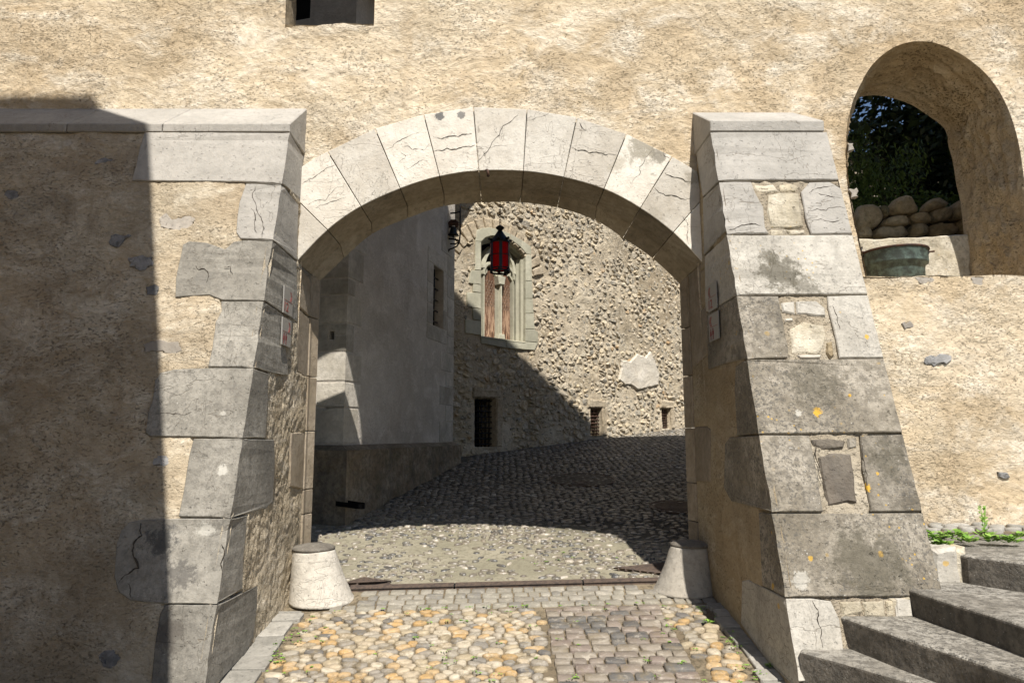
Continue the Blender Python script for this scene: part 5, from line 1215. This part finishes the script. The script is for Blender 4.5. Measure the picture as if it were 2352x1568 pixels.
# grated openings
for i, h in enumerate(gh):
    a0, a1, z0, z1 = h; d = .07; gr = bpy.data.objects.new('grated_opening', None); C.objects.link(gr); gr.location = F_T.pos(a0, z0); parent_to(gr, tower)
    aw = F_T.hit(grs[i][1], 960)[0] + d * 1.0
    bm = bmesh.new()
    for P in ([(a0, z0, 0), (a0, z1, 0), (a0, z1, -d - .3), (a0, z0, -d - .3)], [(a1, z0, 0), (a1, z1, 0), (aw, z1 - .02, -d), (aw, z0, -d)], [(aw, z1 - .02, -d), (aw, z0, -d), (aw, z0, -d - .3), (aw, z1 - .02, -d - .3)],
              [(a0, z1, 0), (a1, z1, 0), (aw, z1 - .02, -d), (a0, z1 - .02, -d)], [(a0, z1 - .02, -d), (aw, z1 - .02, -d), (aw, z1 - .02, -d - .3), (a0, z1 - .02, -d - .3)], [(a0, z0, 0), (a1, z0, 0), (aw, z0, -d), (a0, z0, -d)], [(a0, z0, -d), (aw, z0, -d), (aw, z0, -d - .3), (a0, z0, -d - .3)]):
        bm.faces.new([bm.verts.new(F_T.pos(*p)) for p in P])
    bm_obj('splayed_reveal', bm, ST_TUFF, gr)
    bm = bmesh.new(); bm.faces.new([bm.verts.new(F_T.pos(a, b, -d - .29)) for a, b in ((a0, z0), (aw, z0), (aw, z1), (a0, z1))]); bm_obj('dark_interior', bm, VOID, gr)
    nh, nv = (9 if i == 0 else 8), (3 if i else 5)
    for k in range(nh): z = z0 + (z1 - z0) * (k + .5) / nh; tube('bar', [F_T.pos(a0, z, -d + .02), F_T.pos(aw, z, -d + .02)], .011, RUST if i else IRON, gr, seg=5)
    for k in range(nv): a = a0 + (aw - a0) * (k + .5) / nv; tube('bar', [F_T.pos(a, z0, -d), F_T.pos(a, z1 - .02, -d)], .011, RUST if i else IRON, gr, seg=5)
    slab('lintel', [(F_T, [(a0 - .06, z1), (a1 + .08, z1), (a1 + .1, z1 + .13), (a0 - .03, z1 + .15)], None)], ST_TUFF, gr, seed=380 + i, proud=.03, bev=.015, jit=.01, gap=0, rough=.02)
    slab('jamb_block', [(F_T, [(a1, z0), (a1 + .11, z0), (a1 + .13, z1), (a1, z1)], None)], ST_TUFF, gr, seed=384 + i, proud=.028, bev=.015, jit=.008, gap=0, rough=.02)

# ------------------------------------------------------------------ red lantern
LYY = 5.55; lc = at(1148.5, 560, LYY); q = LYY / 1568
lan = thing('hanging_lantern', 'black iron lantern with red glass hanging on a chain under the archway', 'lantern', at(1149, 628, LYY))
Zp = lambda py: at(1148.5, py, LYY).z; XX = lc.x
z_bot, z_top = Zp(626), Zp(558); rL = 23.5 * q
lathe('roof', [(rL * 1.03, 0), (rL * 1.0, .006), (rL * .86, (.25) * (Zp(529) - z_top)), (rL * .42, .72 * (Zp(529) - z_top)), (rL * .20, Zp(529) - z_top)], (XX, LYY, z_top), IRON, lan, seg=24)
lathe('finial', [(rL * .2, 0), (rL * .25, .006), (rL * .42, .018), (rL * .44, .026), (rL * .3, .036), (rL * .12, .045), (.004, .05)], (XX, LYY, Zp(529) - .002), IRON, lan, seg=20)
for k in range(6):
    t = k * math.pi / 3 + .3; p = Vector((XX + rL * .88 * math.cos(t), LYY + rL * .88 * math.sin(t), z_top + .022)); d = Vector((math.cos(t), math.sin(t), .25))
    tube('vent_spout', [p, p + d * .028], [.014, .009], IRON, lan, seg=8)
def hoop(name, z, r, h, th=.006): lathe(name, [(r - th, 0), (r, 0), (r, h), (r - th, h), (r - th, 0)], (XX, LYY, z), IRON, lan, seg=32, cap=False)
hoop('band', z_top - .008, rL * 1.03, .016); hoop('band', z_bot, rL * 1.03, .014); hoop('band', z_bot + .026, rL * 1.01, .010); hoop('band', (z_top + z_bot) / 2 + .012, rL * 1.01, .006)
for k in range(6):
    t = k * math.pi / 3 + math.pi / 2 + .08; bm = bmesh.new(); z0, z1 = z_bot + .03, z_top - .004
    w = .16; P = [(t - w, rL), (t + w, rL), (t + w, rL - .006), (t - w, rL - .006)]
    lo = [bm.verts.new((XX + r * math.cos(a), LYY + r * math.sin(a), z0 - .02)) for a, r in P]; hi = [bm.verts.new((XX + r * math.cos(a), LYY + r * math.sin(a), z1)) for a, r in P]
    for i in range(4): bm.faces.new([lo[i], lo[(i + 1) % 4], hi[(i + 1) % 4], hi[i]])
    bm.faces.new(lo[::-1]); bm.faces.new(hi); bm_obj('upright', bm, IRON, lan)
    bm = bmesh.new(); N = 6; V0 = []
    for i in range(N + 1):
        a = t + w + (math.pi / 3 - 2 * w) * i / N; V0.append([bm.verts.new((XX + r * math.cos(a), LYY + r * math.sin(a), z)) for r, z in ((rL - .003, z0), (rL - .003, z1), (rL - .006, z1), (rL - .006, z0))])
    for A, B_ in zip(V0, V0[1:]):
        for k2 in range(4): bm.faces.new([A[k2], A[(k2 + 1) % 4], B_[(k2 + 1) % 4], B_[k2]])
    bm_obj('red_pane', bm, GLASS, lan, smooth=False)
bmz = Zp(529) + .046; ztop = 2.35; k = 0; z = bmz
while z < ztop:
    bm = bmesh.new(); pts = [(XX + (.007 * math.cos(t) if k % 2 else 0) + .0 * z, LYY + (0 if k % 2 else .007 * math.cos(t)), z + .012 + .0155 * math.sin(t)) for t in np.linspace(0, 2 * math.pi, 11)[:-1]]
    tube_bm(bm, pts, .0026, 5, True); bm_obj('chain_link', bm, RUST, lan, smooth=True); z += .0225; k += 1
tube('wall_bracket', [(XX, YB + .0, 2.36), (XX, LYY - .02, 2.36), (XX, LYY + .02, 2.37), (XX, LYY + .03, 2.39)], .010, IRON, lan)
hk = thing('iron_staple', 'small rusty iron staple under the crown of the arch', 'staple', at(1121, 400, YR))
tube('pin', [at(1117, 391, YR - .01), at(1119, 391, YR - .03), at(1121, 396, YR - .035), at(1121, 404, YR - .03), at(1122, 404, YR + .05)], .009, RUST, hk)

# ------------------------------------------------------------------ signs
def text_mesh(s, size):
    cu = bpy.data.curves.new('t', 'FONT'); cu.body = s; cu.size = size; cu.extrude = .0004; cu.align_x = 'LEFT'; cu.space_character = .92
    ob = bpy.data.objects.new('t', cu); C.objects.link(ob); dg = bpy.context.evaluated_depsgraph_get(); me = bpy.data.meshes.new_from_object(ob.evaluated_get(dg)); bpy.data.objects.remove(ob); bpy.data.curves.remove(cu); return me
def sign(face, quad, sg, top, label, grp):
    off = .022; f2 = Face('side', face.p[0] + face.n.x * off, 1); f2.n = face.n
    h = H(f2, quad); y0 = min(p[0] for p in h); y1 = max(p[0] for p in h)
    zA = (h[0][1] + h[1][1]) / 2; zB = (h[2][1] + h[3][1]) / 2; w = y1 - y0; hh = zA - zB; xf = f2.p[0]
    o = thing('direction_sign', label, 'sign', (xf, (y0 + y1) / 2, zB), grp)
    box('plate', (min(xf, xf - face.n.x * .008), max(xf, xf - face.n.x * .008), y0, y1, zB, zA), SIGN, o, bevel=.001)
    for yy in (y0 + .03, y1 - .03):
        a, b = sorted((xf - face.n.x * .009, face.p[0] - face.n.x * .03)); box('mounting_peg', (a, b, yy - .008, yy + .008, zB + hh * .5 - .02, zB + hh * .5 + .02), IRON, o)
    # u runs along the reading direction
    U = (lambda u: y0 + u * w) if sg > 0 else (lambda u: y1 - u * w); V = lambda v: zB + v * hh; nx = face.n.x
    def poly(name, pts, m):
        bm = bmesh.new(); A = [bm.verts.new((xf + nx * .0003, U(u), V(v))) for u, v in pts]; B_ = [bm.verts.new((xf + nx * .0014, U(u), V(v))) for u, v in pts]; bm.faces.new(A[::-1]); bm.faces.new(B_)
        for i in range(len(A)): bm.faces.new([A[i], A[(i + 1) % len(A)], B_[(i + 1) % len(A)], B_[i]])
        bm_obj(name, bm, m, o)
    poly('rule', [(.06, .50), (.94, .50), (.94, .512), (.06, .512)], RED)
    for j in range(2):
        if sg > 0: x = .66 + j * .09; pts = [(x, .90), (x + .03, .90), (x + .13, .72), (x + .03, .54), (x, .54), (x + .10, .72)]
        else: x = .34 - j * .11; pts = [(x, .90), (x - .04, .90), (x - .15, .72), (x - .04, .54), (x, .54), (x - .10, .72)]
        poly('chevron', pts, RED)
    if top:
        me = text_mesh('12', 1.0); co = np.array([v.co for v in me.vertices]); x0, x1 = co[:, 0].min(), co[:, 0].max(); ya, yb = co[:, 1].min(), co[:, 1].max()
        for v in me.vertices:
            u = .10 + (v.co.x - x0) / (x1 - x0) * .42; vv = .10 + (v.co.y - ya) / (yb - ya) * .33; n = .0004 if v.co.z < 0 else .0014; v.co = (xf + nx * n, U(u), V(vv))
        link('number_12', me, RED, o)
    else:
        for j in range(2):
            c = .20 + j * .24; poly('figure', [(c - .085, .37), (c + .085, .37), (c + .075, .22), (c + .035, .22), (c + .03, .05), (c - .03, .05), (c - .035, .22), (c - .075, .22)] if j else [(c - .06, .37), (c + .06, .37), (c + .10, .20), (c + .03, .19), (c + .025, .05), (c - .025, .05), (c - .03, .19), (c - .10, .20)], REDD)
            poly('figure', [(c + .05 * math.cos(t), .415 + .028 * math.sin(t)) for t in np.linspace(0, 2 * math.pi, 13)[:-1]], REDD)
g = 'grey direction signs on the faces of the gateway'
sign(F_LI, [(654, 655), (674, 670), (670.4, 728), (651, 717)], 1, True, 'upper sign on the left buttress face, red 12 with chevrons pointing right', g)
sign(F_LI, [(651, 727), (670, 738), (667, 799), (647, 790)], 1, False, 'lower sign on the left buttress face, toilet figures and chevrons pointing right', g)
sign(F_RI, [(1625.4, 657), (1643, 646), (1646.3, 706), (1627, 718)], -1, True, 'upper sign on the right buttress face, red 12 with chevrons pointing left', g)
sign(F_RI, [(1627, 724), (1647, 714), (1651, 776), (1629.5, 786)], -1, False, 'lower sign on the right buttress face, toilet figures and chevrons pointing left', g)

# ------------------------------------------------------------------ stairs
st = thing('stone_stairs', 'worn grey stone steps climbing to the right beside the right buttress', 'steps', (1.8, 3.2, -1.2))
SZ = [-.99, -.855, -.736, -.60]
lines = [((1.375, 3.33), (1.675, 2.91)), ((1.613, 3.39), (1.852, 2.565)), ((1.957, 3.43), (2.03, 2.79)), ((2.33, 3.54), (2.466, 3.34))]
for i, (z, (a, b)) in enumerate(zip(SZ, lines)):
    a = Vector(a); b = Vector(b); d = (b - a).normalized(); 
    if i == 3: back = Vector((2.16, 4.62))
    fr_ = b + d * 1.6; N = 26; path = []
    if i == 3: path = [back, a] 
    else: path = [a - d * (.12 if i else .0)]
    fro = [path[-1].lerp(fr_, j / N) for j in range(1, N + 1)]
    pl = path + fro; far = 5.0; poly = [(p.x, p.y) for p in pl] + [(far, fr_.y), (far, 4.62 if i == 3 else 4.2)] 
    if i < 3: poly.append((pl[0].x + .5, 4.2))
    poly = [(x + (.004 * math.sin(k * .9 + i) + .0015 * math.sin(k * 4.7) if 1 < k < N else 0), y) for k, (x, y) in enumerate(poly)]
    bm = bmesh.new(); zl = z - .19 if i else z - .5
    top = [bm.verts.new((x, y, z)) for x, y in poly]; low = [bm.verts.new((x, y, zl)) for x, y in poly]
    n = len(poly)
    for k in range(n): bm.faces.new([low[k], low[(k + 1) % n], top[(k + 1) % n], top[k]])
    bm.faces.new(top); bm.faces.new(low[::-1])
    bmesh.ops.recalc_face_normals(bm, faces=bm.faces)
    es = [e for e in bm.edges if all(v in top for v in e.verts)]
    bmesh.ops.bevel(bm, geom=es, offset=.014, segments=3, affect='EDGES', profile=.5)
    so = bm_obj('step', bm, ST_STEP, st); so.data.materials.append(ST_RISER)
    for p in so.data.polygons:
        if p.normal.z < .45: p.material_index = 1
# mortared rubble between buttress and steps
for i, (px, sx, sz_, m) in enumerate([((2075, 1395), .10, .07, ST_INFILL), ((2035, 1402), .08, .05, ST_INFILL), ((1990, 1408), .12, .05, ST_INFILL), ((2170, 1300), .075, .10, ST_RB), ((2207, 1300), .035, .10, ST_INFILL), ((1950, 1385), .04, .03, ST_INFILL), ((2100, 1400), .04, .06, ST_RB)]):
    f = Face('front', 3.44 if px[1] > 1350 else 3.60, 0, 0); a, b = f.hit(*px); slab('wedge_stone', [(f, [(a - sx, b - sz_), (a + sx, b - sz_ * 1.1), (a + sx * .9, b + sz_), (a - sx * .8, b + sz_ * .8)], None)], m, st, seed=400 + i, proud=.02, deep=.2, bev=.018, jit=.006, rough=.02)
# landing strip of stones against the wall with weeds
land = structure(mesh_py('landing', [(2.2, 4.30, -.598), (9, 4.30, -.598), (9, 4.63, -.585), (2.2, 4.63, -.585)], [(0, 1, 2, 3)], BED), 'earthy strip of the landing along the foot of the plastered wall')
rnd = random.Random(3)
cells = voronoi(2.2, 4.2, 4.32, 4.60, .10, .08, .3, rnd, lambda x, y: 2.2 < x < 4.2 and 4.33 < y < 4.58)
emit([pebble_geo(c, lambda a, b, n: (a, b, -.592 + n), rnd.uniform(.015, .03), rnd, shrink=.88) for p, c in cells], 'cobble', YARDC if False else KERB, land, '')
def leaves_geo(n, size, rnd, spread, up=.6):
    V = []; F = []
    for _ in range(n):
        t = rnd.uniform(0, 6.28); r = spread * math.sqrt(rnd.random()); h = rnd.uniform(.1, 1) * up * spread; c = Vector((r * math.cos(t) * .9, r * math.sin(t) * .5, h * (1 - r / spread * .6) + .004)); l = size * rnd.uniform(.6, 1.2)
        d = Vector((math.cos(t), math.sin(t), rnd.uniform(.1, .9))).normalized(); s = d.cross(Vector((0, 0, 1))).normalized() * l * .32; o = len(V); u = Vector((0, 0, l * .12))
        V += [c - d * l * .5, c + s - u * .3, c + d * l * .5 - u, c - s - u * .3]; F.append((o, o + 1, o + 2, o + 3))
    return V, F
def weed(x, y, z, n, size, spread, label, tall=0, name='weed', grp='weeds at the foot of the wall on the landing'):
    r = thing(name, label, 'weed', (x, y, z), grp); V, F = leaves_geo(n, size, rnd, spread); me = bpy.data.meshes.new('leaves'); me.from_pydata([tuple(v + Vector((x, y, z))) for v in V], [], F); link('leaves', me, WEED, r)
    for s in range(3 if tall else 0):
        dx = rnd.uniform(-.03, .03); pts = [(x + dx * k / 3 * (1 + s), y, z + tall * k / 3) for k in range(4)]; tube('stem', pts, .0018, WEED, r, seg=4)
        V = []; F = []
        for k in range(14):
            f = rnd.random(); c = Vector((x + dx * f * (1 + s), y, z + tall * f)); t = rnd.uniform(0, 6.28); d = Vector((math.cos(t), math.sin(t) * .5, .4)) * .022; sd_ = Vector((0, 0, .006)); o = len(V); V += [c, c + d * .5 + sd_, c + d, c + d * .5 - sd_]; F.append((o, o + 1, o + 2, o + 3))
        me = bpy.data.meshes.new('leaves'); me.from_pydata([tuple(v) for v in V], [], F); link('leaves', me, WEED, r)
for px, py, n, s, lab, tl in [(2140, 1236, 90, .10, 'dense bright green weed against the side of the right buttress', 0), (2188, 1232, 70, .10, 'low leafy weed, second from the buttress on the landing', 0), (2222, 1240, 40, .07, 'small flat weed in front of the wall between two larger weeds', 0), (2262, 1226, 30, .07, 'tall thin weed with upright stems at the foot of the wall', .17),
                          (2276, 1238, 40, .07, 'low tuft just right of the tall thin weed', 0), (2318, 1240, 60, .08, 'broad low weed near the right edge of the landing', 0), (2165, 1248, 50, .06, 'weed spilling over the front of the landing nearest the buttress', 0), (2346, 1228, 30, .06, 'small weed farthest right at the foot of the wall', 0)]:
    rx, _, rz_ = ray(px, py + 8); t = -.585 / rz_; weed(rx * t, min(t, 4.55), -.575, n, .045, s, lab, tl)
# tiny weeds and moss in the joints of the forecourt
V = []; F = []
spots = [(rnd.uniform(-1.2, 1.25), rnd.uniform(3.4, 4.45)) for _ in range(70)] + [(-1.2 + rnd.gauss(0, .04), rnd.uniform(3.5, 4.4)) for _ in range(22)] + [(1.24 + rnd.gauss(0, .03), rnd.uniform(3.4, 4.4)) for _ in range(25)] + [(rnd.uniform(-.9, 1.0), 4.46 + rnd.gauss(0, .01)) for _ in range(20)] + [(rnd.uniform(-.2, 1.0), rnd.uniform(5.0, 5.6)) for _ in range(8)]
for x, y in spots:
    v, f = leaves_geo(rnd.randint(5, 16), .013, rnd, rnd.uniform(.012, .032), .35); o = len(V); V += [tuple(q + Vector((x, y, G(x, y)))) for q in v]; F += [tuple(i + o for i in g_) for g_ in f]
me = bpy.data.meshes.new('joint_weeds'); me.from_pydata(V, [], F); o = link('joint_weeds', me, WEED); stuff(o, 'tiny green weeds and moss growing in the paving joints'); o['category'] = 'weeds'
for (px, py, lab) in ((1626, 1430, 'leafy green weed in the shadow line beside the right cobbles'), (1770, 1531, 'small weed at the foot of the right buttress near the lowest step')):
    x, y = ghit(px, py); weed(x, y, G(x, y), 26, .022, .035, lab, 0, grp='single weeds in the forecourt')

# ------------------------------------------------------------------ cauldron on the window sill
cy = 4.86; cc = at(2057, 632, cy); cau = thing('cauldron', 'old copper cauldron with green patina standing on the sill of the arched opening', 'cauldron', (cc.x, cy, sill_z + .008))
zr = at(2057, 584, cy).z - sill_z; rr = .200
lathe('bowl', [(.0, .0), (rr * .86, .0), (rr * .92, .012), (rr * .94, zr * .50), (rr * .96, zr * .53), (rr * 1.06, zr * .56), (rr * 1.07, zr * .60), (rr * 1.07, zr * .97), (rr * 1.10, zr), (rr * 1.10, zr + .006), (rr * 1.03, zr + .006), (rr * .9, .03), (0, .02)], (cc.x, cy, sill_z + .008), COPPER, cau, seg=56, cap=False)
lathe('rim', [(rr * 1.09, -.006), (rr * 1.13, 0), (rr * 1.12, .010), (rr * 1.05, .008), (rr * 1.09, -.006)], (cc.x, cy, sill_z + .008 + zr), RUST, cau, seg=48, cap=False)
for s in (-1, 1):
    x = cc.x + s * rr * 1.1; zq = sill_z + zr + .012
    tube('handle', [(x - s * .02, cy - .01, zq), (x + s * .07, cy - .01, zq + .008)], .007, RUST, cau); tube('lug', [(x + s * .01, cy - .012, zq - .035), (x + s * .03, cy - .012, zq), (x + s * .015, cy - .012, zq + .04)], .006, IRON, cau)

# ------------------------------------------------------------------ garden behind the opening
DY = 5.95; F_D = Face('front', DY, 0, 0); dz0 = 1.25
terr = structure(box('garden_terrace', (2.85, 12, DY + .1, 8.6, -1.5, F_D.hit(2100, 480)[1]), EARTH), 'raised earth terrace of the garden behind the wall')
dsw = thing('drystone_wall', 'low dry-stone wall of rounded brown boulders behind the arched opening', 'wall', (3.6, DY, 1.2))
D = [[(1960, 545), (1960, 490), (1972, 475), (1995, 470), (2013, 480), (2022, 500), (2012, 520), (1998, 530), (1975, 535)], [(2012, 480), (2022, 476), (2034, 484), (2034, 500), (2024, 504), (2016, 495)], [(2038, 482), (2045, 465), (2068, 452), (2085, 458), (2098, 480), (2104, 490), (2075, 496), (2050, 496)], [(2018, 520), (2030, 505), (2050, 497), (2078, 503), (2084, 515), (2078, 522), (2040, 524), (2020, 524)], [(2085, 498), (2098, 492), (2120, 490), (2132, 505), (2130, 516), (2108, 520), (2090, 512)],
     [(2112, 485), (2122, 468), (2140, 457), (2160, 462), (2170, 478), (2140, 486), (2120, 492)], [(2130, 492), (2145, 482), (2178, 482), (2180, 505), (2160, 512), (2135, 514)], [(1960, 546), (1965, 525), (1985, 525), (1996, 535), (1998, 552), (1962, 552)], [(1998, 540), (2010, 526), (2045, 523), (2078, 524), (2082, 545), (2040, 552), (2002, 550)], [(2084, 545), (2086, 520), (2104, 516), (2126, 520), (2128, 542), (2100, 550)], [(2130, 545), (2132, 520), (2150, 517), (2185, 516), (2195, 540), (2160, 550)], [(2176, 490), (2186, 470), (2215, 455), (2240, 470), (2240, 500), (2205, 506), (2182, 510)], [(2190, 515), (2205, 505), (2240, 502), (2240, 545), (2210, 540), (2190, 530)],
     [(2240, 545), (2242, 500), (2275, 500), (2300, 545)], [(2240, 498), (2244, 468), (2270, 460), (2295, 498)], [(1900, 545), (1900, 500), (1955, 490), (1958, 545)]]
rnd = random.Random(9)
for p in D:
    q = H(F_D, p); V, F = pebble_geo(q, lambda a, b, n: F_D.pos(a, b, n), .10, rnd, shrink=1.03, k=16); V = [Vector(v) + F_D.n * (.05 * float(vnoise(np.array(v[0] * 17.), np.array(v[2] * 17.), 33) - .5)) for v in V]; me = bpy.data.meshes.new('boulder'); me.from_pydata([tuple(v) for v in V], [], F); link('boulder', me, ST_BROWN, dsw, True)
box('lower_courses', (2.3, 8, DY - .02, DY + .3, -.5, F_D.hit(2100, 550)[1]), ST_BROWN, dsw)
def foliage(name, label, cat, c, rad, n, size, m, seed, trunk=True, upright=False, grp=None, holes=.0):
    r_ = np.random.default_rng(seed); root = thing(name, label, cat, (c[0], c[1], c[2] - rad[2]), grp)
    ncl = max(6, n // 130); cl = r_.normal(0, .5, (ncl, 3)) * rad; w = r_.uniform(.25, .5, ncl)[:, None]
    k = r_.integers(0, ncl, n); P = np.array(c) + cl[k] + r_.normal(0, 1, (n, 3)) * (np.array(rad) * w[k] * .55)
    d = r_.normal(0, 1, (n, 3)); d[:, 2] = d[:, 2] * .5 + (1.3 if upright else -.2); d /= np.linalg.norm(d, axis=1)[:, None]; s = np.cross(d, r_.normal(0, 1, (n, 3))); s /= np.linalg.norm(s, axis=1)[:, None]
    L = (size * r_.uniform(.6, 1.3, n))[:, None]; wd = .14 if upright else .30
    V = np.stack([P - d * L * .5, P + s * L * wd, P + d * L * .5, P - s * L * wd], 1).reshape(-1, 3); F = np.arange(4 * n).reshape(n, 4); mesh_np('crown' if trunk else 'leaves', V, F, m, root)
    if trunk:
        b = Vector((c[0], c[1], c[2] - rad[2] - .3)); tube('trunk', [b, b + Vector((.05, 0, rad[2] * .6)), Vector(c)], [.07, .055, .03], BARK, root)
        for i in range(7):
            e = Vector(c) + Vector(cl[i % ncl]); tube('branch', [b + Vector((.03, 0, rad[2] * (.4 + .08 * i))), (b + e) / 2 + Vector((0, 0, .2)), e], [.035, .022, .008], BARK, root, seg=5)
tz = F_D.hit(2100, 480)[1]
foliage('garden_tree', 'large dark leafy tree filling the arched opening, in shade', 'tree', (4.75, 7.4, tz + 1.1), (.95, .8, 1.3), 8200, .10, LEAF_D, 1)
foliage('garden_tree', 'dark tree behind the large one, its edge against the blue sky', 'tree', (6.0, 8.1, tz + 1.0), (1.0, .4, 1.2), 6500, .11, LEAF_D, 2)
foliage('feathery_shrub', 'feathery green shrub with upright stems at the left edge of the arched opening', 'shrub', (3.62, 6.5, tz + .42), (.28, .28, .55), 3400, .06, LEAF_M, 3, False, True)
foliage('low_shrub', 'low green creeper over the boulders below the tree', 'shrub', (4.25, 6.35, tz + .10), (.5, .2, .16), 1300, .05, LEAF_M, 4, False)
bh = thing('background_house', 'sunlit pale stone house glimpsed through gaps in the garden trees', 'house', (12, 17, 1))
box('wall', (8.2, 18, 16.5, 22, -1, 6.9), MORTAR_W, bh)
bm = bmesh.new(); vs = [bm.verts.new(p) for p in ((8.0, 16.3, 6.9), (18.2, 16.3, 6.9), (18.2, 22.2, 6.9), (8.0, 22.2, 6.9), (10.5, 19.2, 7.9), (16, 19.2, 7.9))]
for f in ((0, 1, 5, 4), (1, 2, 5), (2, 3, 4, 5), (3, 0, 4)): bm.faces.new([vs[i] for i in f])
bm_obj('roof', bm, ROOF, bh)

# ------------------------------------------------------------------ house beside the camera that shades the left wall
YO = 1.3
def back(x, y, z): t = y - YO; return (x + SK * t, z + SM * t)
sil = [back(-7.5, 4.6, 2.45), back(-2.93, 4.6, 2.40), back(-2.33, LY, 2.0), back(-1.923, lby(.378), .378), back(-1.63, lby(-.816), -.816), (-1.05, 1.02), (-1.12, .8), (-1.15, -1.9), (-7.5, -1.9)]
nb_ = thing('neighbour_house', 'plastered house standing close on the left outside the picture, casting the big shadow', 'house', (-4, 0, -1.6))
bm = bmesh.new(); lo = [bm.verts.new((x, YO, z)) for x, z in sil]; hi = [bm.verts.new((x - .9, YO - 4.5, z)) for x, z in sil]
n = len(sil)
for i in range(n): bm.faces.new([lo[i], lo[(i + 1) % n], hi[(i + 1) % n], hi[i]])
bm.faces.new(lo[::-1]); bm.faces.new(hi); bm_obj('wall', bm, PL_LEFT, nb_)
